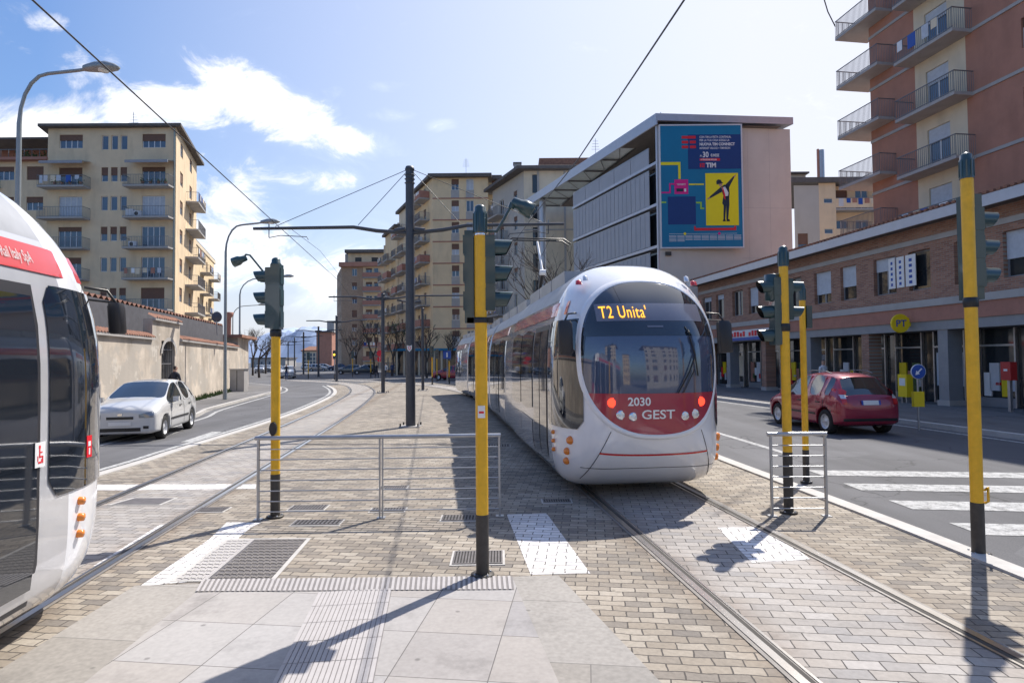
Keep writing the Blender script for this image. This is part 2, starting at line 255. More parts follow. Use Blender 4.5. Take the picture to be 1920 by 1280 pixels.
# ---------------------------------------------------------------- mesh helpers
class MB:
    def __init__(s): s.v = []; s.f = []; s.mi = []; s.sm = []; s.mats = []
    def m(s, name):
        if name not in s.mats: s.mats.append(name)
        return s.mats.index(name)
    def face(s, pts, mt, smooth=False):
        n = len(s.v); s.v += [tuple(p) for p in pts]; s.f.append(tuple(range(n, n+len(pts)))); s.mi.append(s.m(mt)); s.sm.append(smooth)
    def box(s, x0, x1, y0, y1, z0, z1, mt, M=None):
        p = [Vector((x, y, z)) for z in (z0, z1) for y in (y0, y1) for x in (x0, x1)]
        if M is not None: p = [M @ q for q in p]
        n = len(s.v); s.v += [tuple(q) for q in p]
        for f in ((0, 2, 3, 1), (4, 5, 7, 6), (0, 1, 5, 4), (2, 6, 7, 3), (0, 4, 6, 2), (1, 3, 7, 5)):
            s.f.append(tuple(n+i for i in f)); s.mi.append(s.m(mt)); s.sm.append(False)
    def prism(s, pts, z0, z1, mt, top=None, side=None):   # footprint CCW
        n = len(pts)
        s.face([(p[0], p[1], z1) for p in pts], top or mt); s.face([(p[0], p[1], z0) for p in reversed(pts)], mt)
        for i in range(n):
            a, b = pts[i], pts[(i+1) % n]; s.face([(a[0], a[1], z0), (b[0], b[1], z0), (b[0], b[1], z1), (a[0], a[1], z1)], side or mt)
    def grid(s, rows, mt, smooth=True, closed=False, flip=False):
        n = len(s.v); w = len(rows[0])
        for r in rows: s.v += [tuple(p) for p in r]
        for i in range(len(rows)-1):
            for j in range(w if closed else w-1):
                k = (j+1) % w; q = (n+i*w+j, n+i*w+k, n+(i+1)*w+k, n+(i+1)*w+j)
                s.f.append(q[::-1] if flip else q); s.mi.append(s.m(mt(i, j) if callable(mt) else mt)); s.sm.append(smooth)
    def tube(s, pts, r, mt, n=8, cap=True, smooth=True):
        pts = [Vector(p) for p in pts]; rr = r if isinstance(r, (list, tuple)) else [r]*len(pts); rows = []
        ref = None
        for i, p in enumerate(pts):
            t = (pts[min(i+1, len(pts)-1)]-pts[max(i-1, 0)]).normalized()
            if ref is None: ref = Vector((0, 0, 1)) if abs(t.z) < .9 else Vector((1, 0, 0))
            a = t.cross(ref).normalized(); b = t.cross(a).normalized(); ref = a.cross(t).normalized()*1.0
            ref = -b
            rows.append([p+(a*math.cos(2*math.pi*k/n)+b*math.sin(2*math.pi*k/n))*rr[i] for k in range(n)])
        s.grid(rows, mt, smooth, closed=True, flip=True)
        if cap: s.face(rows[0], mt); s.face(rows[-1][::-1], mt)
    def lathe(s, prof, c, mt, n=16, axis='Z', smooth=True, cap=True):     # prof: list of (r, t)
        c = Vector(c); rows = []
        for r, t in prof:
            row = []
            for k in range(n):
                a = 2*math.pi*k/n; u, v = r*math.cos(a), r*math.sin(a)
                row.append(c+(Vector((u, v, t)) if axis == 'Z' else Vector((t, u, v)) if axis == 'X' else Vector((v, t, u))))
            rows.append(row)
        s.grid(rows, mt, smooth, closed=True, flip=False)
        if cap and prof[0][0] > 1e-4: s.face(rows[0][::-1], mt)
        if cap and prof[-1][0] > 1e-4: s.face(rows[-1], mt)
    def mesh(s, name, off=None):
        me = bpy.data.meshes.new(name)
        v = s.v if off is None else [(a-off[0], b-off[1], c-off[2]) for a, b, c in s.v]
        me.from_pydata(v, [], s.f)
        for k in s.mats: me.materials.append(MAT[k])
        me.polygons.foreach_set('material_index', s.mi); me.polygons.foreach_set('use_smooth', s.sm); me.update()
        return me
    def build(s, name, parent=None, world=True):
        off = parent_loc(parent) if (parent is not None and world) else None
        o = bpy.data.objects.new(name, s.mesh(name, off)); C.objects.link(o)
        if parent is not None: o.parent = parent
        return o
def parent_loc(p):
    v = Vector((0, 0, 0))
    while p is not None: v = v+p.location; p = p.parent
    return v
def tag(o, label=None, cat=None, group=None, kind=None):
    if label: o['label'] = label
    if cat: o['category'] = cat
    if group: o['group'] = group
    if kind: o['kind'] = kind
    return o
def empty(name, loc, label, cat, group=None, rz=0):
    o = bpy.data.objects.new(name, None); C.objects.link(o); o.location = loc; o.rotation_euler = (0, 0, rz); o.empty_display_size = .3
    return tag(o, label, cat, group)
def inst(name, me, parent, loc, rz=0):
    o = bpy.data.objects.new(name, me); C.objects.link(o); o.location = loc; o.rotation_euler = (0, 0, rz)
    if parent is not None: o.parent = parent
    return o
def copy_tree(o, parent=None):
    c = o.copy(); C.objects.link(c); c.parent = parent
    for ch in list(o.children): copy_tree(ch, c)
    return c
def struct(o): o['kind'] = 'structure'; return o
def text_mesh(txt, size, mt, M, ext=.002, align='CENTER', bold=0.0, sx=1.0, space=1.0):
    cu = bpy.data.curves.new('t', 'FONT'); cu.body = txt; cu.size = size; cu.align_x = align; cu.extrude = ext; cu.offset = bold; cu.space_character = space
    cu.resolution_u = 3
    o = bpy.data.objects.new('t', cu); C.objects.link(o); bpy.context.view_layer.update()
    me = bpy.data.meshes.new_from_object(o.evaluated_get(bpy.context.evaluated_depsgraph_get()))
    bpy.data.objects.remove(o); me.materials.clear(); me.materials.append(MAT[mt])
    me.transform(M @ Matrix.Diagonal((sx, 1, 1, 1))); return me
def frame(o, ux, uy):      # matrix with local x, y, z=x*y axes
    ux = Vector(ux).normalized(); uz = ux.cross(Vector(uy)).normalized(); uy = uz.cross(ux)
    return Matrix(((ux.x, uy.x, uz.x, o[0]), (ux.y, uy.y, uz.y, o[1]), (ux.z, uy.z, uz.z, o[2]), (0, 0, 0, 1)))
def text(name, txt, size, mt, o, ux, uy, parent, **k):
    me = text_mesh(txt, size, mt, frame(o, ux, uy), **k)
    me.transform(Matrix.Translation(-parent_loc(parent))) if k.get('w', True) and parent is not None else None
    ob = bpy.data.objects.new(name, me); C.objects.link(ob); ob.parent = parent; return ob
def sheet(name, pts, mt, z, base=None, kind='structure'):
    """flat ground piece with a shallow skirt so that it has body"""
    b = MB(); P = [(p[0], p[1]) for p in pts]
    area = sum(P[i][0]*P[(i+1) % len(P)][1]-P[(i+1) % len(P)][0]*P[i][1] for i in range(len(P)))
    if area < 0: P = P[::-1]
    b.face([(x, y, z) for x, y in P], mt)
    if base is not None:
        for i in range(len(P)):
            a, c = P[i], P[(i+1) % len(P)]; b.face([(a[0], a[1], base), (c[0], c[1], base), (c[0], c[1], z), (a[0], a[1], z)], mt)
    o = b.build(name); o['kind'] = kind; return o
def smooth_path(pts, n=8):
    P = [Vector(p) for p in pts]; out = []
    for i in range(len(P)-1):
        a = P[max(i-1, 0)]; b = P[i]; c = P[i+1]; d = P[min(i+2, len(P)-1)]
        for k in range(n):
            t = k/n; out.append(.5*((2*b)+(c-a)*t+(2*a-5*b+4*c-d)*t*t+(3*b-a-3*c+d)*t**3))
    out.append(P[-1]); return out
def offset(path, d):
    out = []
    for i, p in enumerate(path):
        t = path[min(i+1, len(path)-1)]-path[max(i-1, 0)]; t = Vector((t.x, t.y, 0)).normalized(); out.append(p+Vector((t.y, -t.x, 0))*d)
    return out
def ribbon(name, path, w, z, mt, base=None, parent=None):
    b = MB(); L = offset(path, -w/2); Rr = offset(path, w/2)
    top = [[Vector((l.x, l.y, z)), Vector((r.x, r.y, z))] for l, r in zip(L, Rr)]
    b.grid(top, mt, smooth=False)
    if base is not None:
        b.grid([[Vector((q[0].x, q[0].y, base)), q[0]] for q in top], mt, False, flip=True); b.grid([[q[1], Vector((q[1].x, q[1].y, base))] for q in top], mt, False, flip=True)
    return b.build(name, parent)
# ================================================================ setting
sheet('ground', [(-900, -300), (900, -300), (900, 3000), (-900, 3000)], 'asphalt', 0.0)
# far-off lighter plaza paving beyond the stop
bedL = smooth_path([(-6.7, -12, 0), (-7.1, 0, 0), (-7.35, 10.8, 0), (-7.6, 14, 0), (-8.1, 20.5, 0), (-9.0, 27.3, 0), (-10.6, 36, 0), (-12.6, 43, 0), (-15.2, 50, 0)], 6)
bedR = smooth_path([(4.9, -12, 0), (4.75, 0, 0), (4.6, 6.2, 0), (4.2, 11.1, 0), (3.5, 20, 0), (2.0, 33, 0), (-1.0, 46, 0), (-6, 55, 0), (-12, 60, 0)], 6)
sheet('track_bed', [(p.x, p.y) for p in bedL]+[(p.x, p.y) for p in reversed(bedR)], 'pavers', .004)
trackA = smooth_path([(-3.0, -8, 0), (-4.67, 5.8, 0), (-6.4, 20, 0), (-7.6, 28.4, 0), (-9.3, 38, 0), (-11.3, 45.5, 0), (-13.4, 51.3, 0), (-17, 58, 0), (-24, 66, 0)], 8)
trackB = smooth_path([(3.94, -8, 0), (1.93, 8.46, 0), (.52, 20, 0), (-.55, 28, 0), (-2.1, 36, 0), (-4.5, 44, 0), (-8, 52, 0), (-13, 59, 0), (-20, 67, 0)], 8)
kerbL = offset(bedL, -.1)
for nm, pth, w in (('kerb', offset(bedL, .11), .22), ('kerb', offset(bedR, -.11), .22)):
    struct(ribbon(nm, pth, w, .03, 'kerb', 0))
struct(ribbon('track_paving', trackB, 1.42, .0075, 'pavers_track'))
struct(ribbon('track_paving', trackA, 1.42, .0075, 'pavers_track'))
struct(ribbon('road_line', offset(bedL, -.22), .14, .004, 'road_paint'))
sideL = smooth_path([(-9.2, -8, 0), (-9.6, 8, 0), (-11, 20.4, 0), (-12.4, 25.5, 0), (-14.5, 36, 0), (-15.8, 42, 0), (-19, 49, 0), (-26, 58, 0)], 6)
struct(ribbon('road_line', offset(sideL, .35), .14, .004, 'road_paint'))
struct(ribbon('kerb', offset(sideL, -.08), .16, .12, 'kerb', 0))
wallP = [Vector((-11.4, -6, 0)), Vector((-13.4, 12, 0)), D(335, 757, 27.4), D(465, 722, 47.6)]
wallP = [Vector((-9.9, 2, 0)), Vector((-15.0, 27.4, 0)), Vector((-20.5, 47.7, 0))]
o = sheet('pavement', [(p.x-.16, p.y) for p in sideL]+[(-34, 70), (-30, 58), (-21.2, 47.7), (-15.0, 27.4), (-9.9-.4, 2), (-10.2, -8)], 'asphalt_side', .12, 0)
sideR = smooth_path([(13.2, -8, .0), (12.4, 8, 0), (11.75, 14, 0), (11.2, 18.4, 0), (10.3, 24, 0), (8.6, 34, 0), (5.5, 46, 0), (1, 56, 0), (-3, 62, 0)], 6)
struct(ribbon('kerb', offset(sideR, .1), .2, .13, 'kerb', 0)); struct(ribbon('road_line', offset(sideR, -.35), .13, .004, 'road_paint'))
sheet('pavement', [(p.x+.2, p.y) for p in sideR]+[(6, 62), (60, 62), (60, -8)], 'asphalt_side', .12, 0)
# rails: one object per rail, groove, head and side plates
def rail(track, side, lab):
    c = offset(track, side*.7525); b = MB()
    for d, w, z, m in ((0, .175, .011, 'rail_side'), (-side*.025, .045, .013, 'rail_groove'), (side*.022, .062, .0165, 'rail_steel'), (-side*.072, .022, .0160, 'rail_steel')):
        L = offset(c, d-w/2); Rr = offset(c, d+w/2)
        b.grid([[Vector((l.x, l.y, z)), Vector((r.x, r.y, z))] for l, r in zip(L, Rr)], m, False)
    o = b.build('tram_rail'); tag(o, lab, 'rail', 'grooved rails set into the paving')
rail(trackB, -1, 'grooved steel rail under the near side of the tram with the lit destination sign')
rail(trackB, 1, 'shiny grooved rail running to the lower right corner between tram and road')
rail(trackA, -1, 'grooved rail of the left track on its road side beside the pale kerb')
rail(trackA, 1, 'grooved rail of the left track on its platform side, passing beside the left signal pole')
def gq(name, pts, mt, z, **k): return sheet(name, [G(*p) for p in pts], mt, z, **k)
# platform: granite edging, slabs, tactile strips
gq('platform_border', [(-260, 1420), (253, 1099), (1047, 1080), (1420, 1470), (700, 1700)], 'granite', .010, base=0)
gq('platform_paving', [(-60, 1460), (367, 1113), (962, 1088), (1135, 1480)], 'slab', .013)
# ribbed strip along the far edge of the platform and the guiding strip down it
b = MB(); p0, p1 = G(367, 1112), G(964, 1108); q0, q1 = G(380, 1089), G(961, 1083)
n = 62
for i in range(n):
    for k, (t0, t1, z, mt) in enumerate(((i/n, (i+.55)/n, .021, 'tactile'), ((i+.55)/n, (i+1)/n, .0165, 'tactile_gap'))):
        a = p0.lerp(p1, t0); c = p0.lerp(p1, t1); d = q0.lerp(q1, t1); e = q0.lerp(q1, t0)
        b.face([(v.x, v.y, z) for v in (a, c, d, e)], mt)
struct(b.build('tactile_strip'))
b = MB(); a0, a1 = G(598, 1113), G(733, 1112)
dirn = Vector((-.122, 1, 0)).normalized(); w = (a1-a0).length; sidev = Vector((1, .122, 0)).normalized(); nr = 18
for i in range(nr):
    for t0, t1, z, mt in ((i/nr, (i+.8)/nr, .018, 'tactile'), ((i+.8)/nr, (i+1)/nr, .0155, 'tactile_gap')):
        for j in range(12):
            s0 = -j*.31; s1 = s0-.304
            b.face([(*(a0+sidev*w*tt+dirn*ss).xy, z) for tt, ss in ((t0, s1), (t1, s1), (t1, s0), (t0, s0))], mt)
struct(b.build('tactile_strip'))
# painted paver zones
gq('road_marking', [(950, 965), (1025, 963), (1107, 1076), (995, 1078)], 'pavers_white', .008)
gq('road_marking', [(160, 920), (160, 909), (480, 908), (480, 917)], 'pavers_white', .009)
gq('road_marking', [(392, 1012), (425, 980), (490, 980), (470, 990), (350, 1092), (262, 1100)], 'pavers_white', .0085)
gq('road_marking', [(300, 984), (335, 984), (215, 1060), (175, 1062)], 'pavers_white', .0085)
gq('road_marking', [(1345, 990), (1440, 988), (1520, 1050), (1410, 1056)], 'pavers_white', .010)
for k in range(5):
    y = 5.6+k*1.15; x = 5.5
    sheet('road_marking', [(5.1, y), (11.5, y-.8), (11.5, y-.3), (5.1, y+.5)], 'road_paint', .005)
sheet('road_marking', [(5.5, 12.5), (5.65, 12.5), (4.3, 36), (4.15, 36)], 'road_paint', .005)
for k in range(5):
    sheet('road_marking', [(-7.9-k*.62, 15.2+k*.05), (-8.2-k*.62, 15.2+k*.05), (-8.5-k*.62, 17.4), (-8.2-k*.62, 17.4)], 'road_paint', .005) if k % 2 == 0 else None
# covers and drains
def grate(px, py, wpx, hpx, lab, n=11):
    a = G(px-wpx/2, py+hpx/2); b_ = G(px+wpx/2, py+hpx/2); c = G(px+wpx/2, py-hpx/2); d = (c-b_).length
    w = (b_-a).length; b = MB(); M = Matrix.Translation(((a+b_)/2).to_3d()) @ Matrix.Rotation(-TRK*0+.02, 4, 'Z') @ Matrix.Translation((0, d/2, 0))
    b.box(-w/2-.03, w/2+.03, -d/2-.03, d/2+.03, .0, .0115, 'kerb', M); b.box(-w/2, w/2, -d/2, d/2, .0, .0135, 'iron_dark', M)
    for i in range(n+1):
        x = -w/2+i*w/n; b.box(x-w/n*.26, x+w/n*.26, -d/2, d/2, .0, .0185, 'iron', M)
    for yy_ in (-d/2, d/2-.02): b.box(-w/2, w/2, yy_, yy_+.02, 0, .019, 'iron', M)
    tag(b.build('drain_grate'), lab, 'drain', 'iron drain grates in the paving')
grate(573, 953, 62, 8, 'iron drain grate just behind the left half of the steel railing')
grate(735, 915, 48, 6, 'iron drain grate seen through the railing above its middle post foot')
grate(725, 957, 60, 7, 'iron drain grate beside the foot of the railing middle post')
grate(590, 981, 84, 9, 'iron drain grate under the shadow of the railing')
grate(862, 972, 66, 10, 'iron drain grate beside the yellow part of the big yellow signal pole, in tram shadow')
grate(895, 1047, 92, 24, 'wide iron drain grate at the dark foot of the near yellow pole', 16)
grate(1045, 940, 50, 6, 'small drain grate in shade against the tram skirt')
grate(390, 957, 50, 7, 'small drain grate beside the left track rail')
grate(935, 836, 40, 5, 'drain grate far back in the tram shadow', 8)
# big access cover with raised tread
b = MB(); cs = [G(330, 1089), G(508, 1087), G(552, 1013), G(430, 1013)]
o0 = cs[0]; ux = (cs[1]-cs[0]); uy = (cs[3]-cs[0])
def cv(u, v, z): p = o0+ux*u+uy*v; return (p.x, p.y, z)
b.face([cv(-.05, -.03, .011), cv(1.05, -.03, .011), cv(1.05, 1.03, .011), cv(-.05, 1.03, .011)], 'kerb')
b.face([cv(0, 0, .013), cv(.31, 0, .013), cv(.31, 1, .013), cv(0, 1, .013)], 'tactile')
b.face([cv(.325, 0, .013), cv(1, 0, .013), cv(1, 1, .013), cv(.325, 1, .013)], 'iron')
for i in range(28):
    for j in range(13):
        u = (i+.5)/28; v = (j+.5)/13; h = .0095 if (i+j) % 2 else .028; k = .030 if (i+j) % 2 else .012
        if .29 < u < .345: continue
        mt = 'kerb' if u < .31 else 'rail_side'
        b.face([cv(u-h*.8, v-k, .018), cv(u+h*.8, v-k, .018), cv(u+h*.8, v+k, .018), cv(u-h*.8, v+k, .018)], mt)
tag(b.build('access_cover'), 'big dark iron access cover with raised tread and a pale left strip beside the platform', 'manhole cover')
b = MB(); cs = [G(200, 948), G(302, 948), G(335, 934), G(250, 934)]
b.face([(p.x, p.y, .012) for p in cs], 'kerb'); c0 = sum(cs, Vector())/4; b.face([(*(c0+(p-c0)*.86).xy, .0145) for p in cs], 'iron')
tag(b.build('access_cover'), 'grey access cover between the rails of the left track', 'manhole cover')
# hills
b = MB(); rows = []
for j in range(16):
    r = []
    for i in range(110):
        x = -2100+i*30; y = 3200+j*60
        h = (math.sin(j/15*math.pi))*(70+130*math.exp(-((x+1250)/420)**2)+noise.noise(Vector((x*.004, j*.25, 2)))*70+noise.noise(Vector((x*.013, j*.6, 5)))*32)
        r.append(Vector((x, y, max(h, -1))))
    rows.append(r)
b.grid(rows, lambda i, j: 'snow_hazed' if (rows[i][j].z > 150 and (i*7+j*3) % 5 > 0) else 'hill_hazed', False); struct(b.build('hills'))
# ================================================================ street furniture
def yellow_pole(name, px, pytop, pybase, r, label, basetop, arm=None, heads=(), wx=None):
    p = G(px, pybase); k = F/p.y; H = (pybase-pytop)/k
    t = empty(name, (p.x, p.y, .012), label, 'traffic light', 'yellow signal poles around the stop')
    zb = (pybase-basetop)/k; b = MB(); b.tube([(0, 0, 0), (0, 0, zb)], r*1.04, 'pole_base', 20); b.lathe([(r*1.05, 0), (r*1.9, .002), (r*1.9, .014), (r*1.1, .018)], (0, 0, 0), 'pole_base', 20)
    for q in range(4): a = q*1.571+.6; b.lathe([(.009, .014), (.009, .028), (0, .029)], (r*1.5*math.cos(a), r*1.5*math.sin(a), 0), 'galv', 8)
    b.build('pole_base', t, False)
    b = MB(); b.tube([(0, 0, zb), (0, 0, H-.18)], r, 'yellow', 20); b.build('pole', t, False)
    b = MB(); b.lathe([(r*1.12, H-.26), (r*1.15, H-.07), (r*.98, H-.06), (r*.95, H-.02), (r*.55, H+.0), (0, H+.01)], (0, 0, 0), 'signal_green', 20)
    for q in range(10): a = q*.628; b.box(-.006, .006, r*1.05, r*1.22, H-.24, H-.08, 'signal_green', Matrix.Rotation(a, 4, 'Z'))
    b.build('cap', t, False)
    return t, k, H, r
def visor_head(t, zs, sx, r, size, yoff, housew=.17, lens='glass_dark'):
    """housing column with one hooded lens per z; lenses face sx*x"""
    b = MB(); z0 = zs[0]-size*.85; z1 = zs[-1]+size*.85
    x0, x1 = sorted((sx*(r-.05), sx*(r+.075)))
    b.box(x0, x1, yoff-size*.62, yoff+size*.62, z0, z1, 'signal_green')
    for z in zs: b.box(min(x0, x1)-.004, max(x0, x1)+.004, yoff-size*.66, yoff+size*.66, z-size*.80, z+size*.80, 'signal_green')
    h = b.build('signal_housing', t, False)
    for z in zs:
        b = MB(); rows = []; n = 16
        for (d, rr, sl) in ((.0, size*.62, 0), (size*1.35, size*.56, 1)):
            row = []
            for q in range(n+1):
                a = R(-62)+R(304)*q/n; y = rr*math.cos(a); zz = rr*math.sin(a); dd = d
                row.append(Vector((sx*(r+.075+dd*(.80+.20*math.sin(a))), yoff+y, z+zz)))
            rows.append(row)
        b.grid(rows, 'signal_green', True); rows2 = [[v+(Vector((0, yoff, z))-Vector((0, v.y, v.z)))*.06 for v in rr] for rr in rows]; b.grid(rows2, 'black', True, flip=True)
        b.build('visor', h, False)
        b = MB(); b.lathe([(size*.5, .0), (size*.42, .02), (0, .035)][:: 1], (0, 0, 0), lens, 16, 'X')
        o = b.build('lens', h, False); o.location = (sx*(r+.078), yoff, z); o.rotation_euler = (0, 0, 0 if sx > 0 else math.pi)
    return h
# near pole
t, k, H, r = yellow_pole('signal_pole', 905, 390, 1080, .056, 'tall yellow signal pole standing at the platform end, nearest to the camera', 968)
visor_head(t, [2.50, 2.74, 2.98], 1, r, .125, .05)
b = MB(); b.box(-.145, -.062, -.02, .13, 2.28, 3.13, 'signal_green'); b.box(-.10, -.03, .03, .12, 2.34, 3.08, 'signal_green')
for z in (2.40, 2.66, 2.92): b.box(-.16, -.145, -.01, .12, z, z+.17, 'signal_green')
b.build('signal_housing', t, False)
b = MB(); b.lathe([(.062, 2.28), (.07, 2.285), (.07, 2.325), (.062, 2.33)], (0, 0, 0), 'black', 18); b.box(-.125, -.06, -.02, .02, 2.28, 2.33, 'black'); b.box(.06, .115, -.02, .02, 2.28, 2.33, 'black'); b.build('clamp', t, False)
b = MB(); b.lathe([(.058, 3.08), (.0595, 3.083), (.0595, 3.095), (.058, 3.1)], (0, 0, 0), 'chrome', 18); b.build('strap', t, False)
b = MB(); b.tube([(.05, 0, 3.13), (.15, 0, 3.12), (.20, 0, 3.2), (.30, 0, 3.38)], .014, 'signal_green', 8); b.tube([(.30, 0, 3.38), (.28, 0, 3.33)], .03, 'signal_green', 8); b.build('bracket_arm', t, False)
M = Matrix.Translation((.41, 0, 3.31)) @ Matrix.Rotation(R(25), 4, 'Y') @ Matrix.Rotation(R(0), 4, 'Z')
def sensor(t, c, ang, s=1.0, sx=1):
    b = MB(); b.lathe([(0, -.13*s), (.045*s, -.12*s), (.055*s, -.04*s), (.075*s, .0), (.078*s, .10*s), (.060*s, .105*s), (.055*s, .05*s), (0, .045*s)], (0, 0, 0), 'signal_green', 18, 'X')
    o = b.build('lamp_head', t, False); o.location = c; o.rotation_euler = (0, ang, 0 if sx > 0 else 0); return o
sensor(t, (.40, 0, 3.345), R(28), .95)
b = MB(); b.box(-.03, .035, -.0605, -.0595+.004, 1.42, 1.53, 'white'); b.box(-.02, .025, -.0615, -.0606, 1.46, 1.48, 'board_red'); b.build('sticker', t, False)
b = MB(); b.tube([(.062, .03, 3.05), (.10, .07, 2.9), (.085, .06, 2.6)], .007, 'black', 6); b.build('cable', t, False)
# left pole
t, k, H, r = yellow_pole('signal_pole', 516, 487, 970, .056, 'yellow signal pole with three hooded lamps at the left end of the railing', 891)
visor_head(t, [(970-603)/k, (970-562)/k, (970-522)/k], -1, r-.02, .13, .02)
b = MB(); b.box(-.045, .075, -.075, .06, (970-622)/k, (970-500)/k, 'signal_green')
for z in ((970-603)/k, (970-562)/k, (970-522)/k): b.box(.07, .085, -.06, .05, z-.1, z+.1, 'signal_green')
b.build('signal_housing', t, False)
b = MB(); b.tube([(0, 0, 3.05), (-.12, 0, 3.04), (-.33, 0, 3.30), (-.38, 0, 3.31), (-.42, 0, 3.27)], .013, 'signal_green', 8); b.build('bracket_arm', t, False)
sensor(t, (-.47, 0, 3.235), R(160), .8)
b = MB(); b.lathe([(.064, 2.26), (.07, 2.265), (.07, 2.345), (.064, 2.35)], (0, 0, 0), 'black', 18); b.build('clamp', t, False)
b = MB(); zc = (970-806)/k
pts = [(.045*math.cos(a)*1.0, .085*math.sin(a)) for a in [2*math.pi*i/20 for i in range(20)]]
b.grid([[Vector((x, -.06, zc+z)) for x, z in pts], [Vector((x, -.095, zc+z)) for x, z in pts]], 'black', False, closed=True); b.face([(x, -.095, zc+z) for x, z in pts], 'black')
b.lathe([(.024, 0), (.024, .012), (0, .014)], (0, 0, 0), 'chrome', 14, 'Y'); o = b.build('push_button', t, False)
# pole beyond the tram on the right
t, k, H, r = yellow_pole('signal_pole', 1479, 465, 962, .056, 'yellow signal pole close to the right flank of the tram, before the red car', 850)
visor_head(t, [2.22, 2.52, 2.84], -1, r, .14, .06); visor_head(t, [2.52, 2.84], 1, r-.02, .12, .06)
b = MB(); b.lathe([(.05, 2.66), (.095, 2.67), (.10, 3.0), (.05, 3.01)], (-.11, .08, 0), 'signal_green', 16); b.build('signal_housing', t, False)
b = MB(); b.lathe([(.058, 2.27), (.066, 2.28), (.066, 2.36), (.058, 2.37)], (0, 0, 0), 'black', 18); b.build('clamp', t, False)
# right-hand pole: reflection of the near pole, modelled as a solid one
t, k, H, r = yellow_pole('signal_pole', 1835, 290, 1040, .056, 'solid reflection of the near yellow signal pole, at the right edge beside the zebra crossing', 945)
visor_head(t, [2.74, 3.02, 3.3], 1, r, .14, .05)
b = MB(); b.lathe([(.058, 2.42), (.066, 2.43), (.066, 2.51), (.058, 2.52)], (0, 0, 0), 'black', 18); b.build('clamp', t, False)
b = MB(); b.box(-.02, .12, -.03, .13, 2.5, 3.55, 'signal_green'); b.build('signal_housing', t, False)
b = MB(); b.tube([(.05, -.03, .62), (.075, -.05, .66), (.075, -.05, .52), (.05, -.03, .50)], .012, 'yellow', 8); b.build('bracket', t, False)
# thin pole right: reflection of the left pole, also modelled solid
t, k, H, r = yellow_pole('signal_pole', 1512, 535, 905, .047, 'thinner reflection of the left yellow signal pole, right of the pole beside the tram', 845)
b = MB(); b.box(.045, .13, -.05, .1, 2.4, 2.75, 'signal_green'); b.build('signal_housing', t, False)
# railings
def railing(name, posts, h, label, nb=7, joint=None):
    p0, p1 = posts[0], posts[-1]; t = empty(name, (p0.x, p0.y, .0), label, 'railing'); d = (p1-p0); L = d.length; d.normalize()
    t.rotation_euler = (0, 0, math.atan2(d.y, d.x))
    for q in posts:
        x = (q-p0).dot(d); b = MB()
        if q is posts[0] or q is posts[-1]: b.box(x-.012, x+.012, -.02, .02, .0, h, 'galv')
        else: b.box(x-.026, x-.010, -.02, .02, 0, h, 'galv'); b.box(x+.010, x+.026, -.02, .02, 0, h, 'galv')
        b.box(x-.05, x+.05, -.05, .05, .004, .016, 'galv'); b.build('post', t, False)
    for i in range(len(posts)-1):
        a = (posts[i]-p0).dot(d); c = (posts[i+1]-p0).dot(d)
        b = MB(); e = .06; f0 = -.04 if i == 0 else .0; f1 = .02 if i == len(posts)-2 else 0
        b.tube([(a+f0, 0, h+.01), (c+f1, 0, h+.01)], .0265, 'galv', 14); b.build('handrail', t, False)
        b = MB()
        for j in range(nb): z = h-.13-j*(h-.23)/(nb-1); b.tube([(a+.012, 0, z), (c-.012, 0, z)], .0075, 'galv', 8)
        b.build('bars', t, False)
    return t
railing('railing', [G(484, 975), G(713, 974), G(937, 968)], 1.0, 'galvanised steel railing across the platform end between the two yellow poles')
railing('railing', [G(1448, 968), G(1550, 968)], 1.0, 'short solid reflection of the galvanised railing beside the right track, between tram and road')  # mirror image of the platform railing, modelled as a short solid one
# catenary masts
def mast(px, py, top, label, s=1.0, arms=(-4.75, 4.6), stays=True, rad=.145, bracket=True):
    p = G(px, py) if py else px; t = empty('catenary_mast', (p.x, p.y, 0), label, 'mast', 'catenary masts along the tracks')
    t.rotation_euler = (0, 0, -.03)
    b = MB(); b.tube([(0, 0, .03), (0, 0, top)], [rad, rad*.86], 'mast', 20); b.lathe([(rad*.95, top-.05), (rad*1.0, top-.02), (rad*.8, top+.06), (0, top+.07)], (0, 0, 0), 'mast', 20)
    for z in (.22, .34, .46): b.lathe([(rad*.86, top-z), (rad*1.1, top-z+.02), (rad*.86, top-z+.04)], (0, 0, 0), 'mast', 20)
    b.build('pole', t, False)
    b = MB(); b.box(-.3, .3, -.3, .3, .005, .035, 'concrete')
    for x in (-.26, .26):
        for y in (-.24, .24): b.tube([(x, y, .03), (x, y, .12)], .022, 'black', 8)
    b.build('base_plate', t, False)
    za = 5.98
    for a in arms:
        s_ = 1 if a > 0 else -1; b = MB()
        b.tube([(s_*rad*.8, 0, za-.20), (s_*1.0, 0, za-.12), (s_*1.7, 0, za), (a, 0, za)], [.06, .06, .055, .045], 'mast', 8); b.tube([(s_*rad, 0, za-.1), (s_*.45, 0, za-.14)], .085, 'mast', 8)
        ar = b.build('cross_arm', t, False)
        if stays:
            b = MB(); b.tube([(s_*rad*.7, 0, top-.1), (s_*min(abs(a)*.33, 1.7), 0, za+.06)], .010, 'wire', 5); b.tube([(s_*rad*.7, 0, top-.04), (a*.86, 0, za+.06)], .010, 'wire', 5); b.build('stay', t, False)
        if bracket:
            b = MB(); e = a*.90; b.tube([(e, 0, za), (e, 0, za-.28)], .014, 'mast', 6); b.tube([(e, 0, za-.28), (e-s_*.35, 0, za-.22), (e-s_*1.15, 0, za-.27), (e-s_*1.2, 0, za-.36)], .013, 'mast', 6); b.tube([(e, 0, za+.02), (e, 0, za+.13)], .02, 'lamp_grey', 6); b.build('registration_arm', ar, False)
    return t
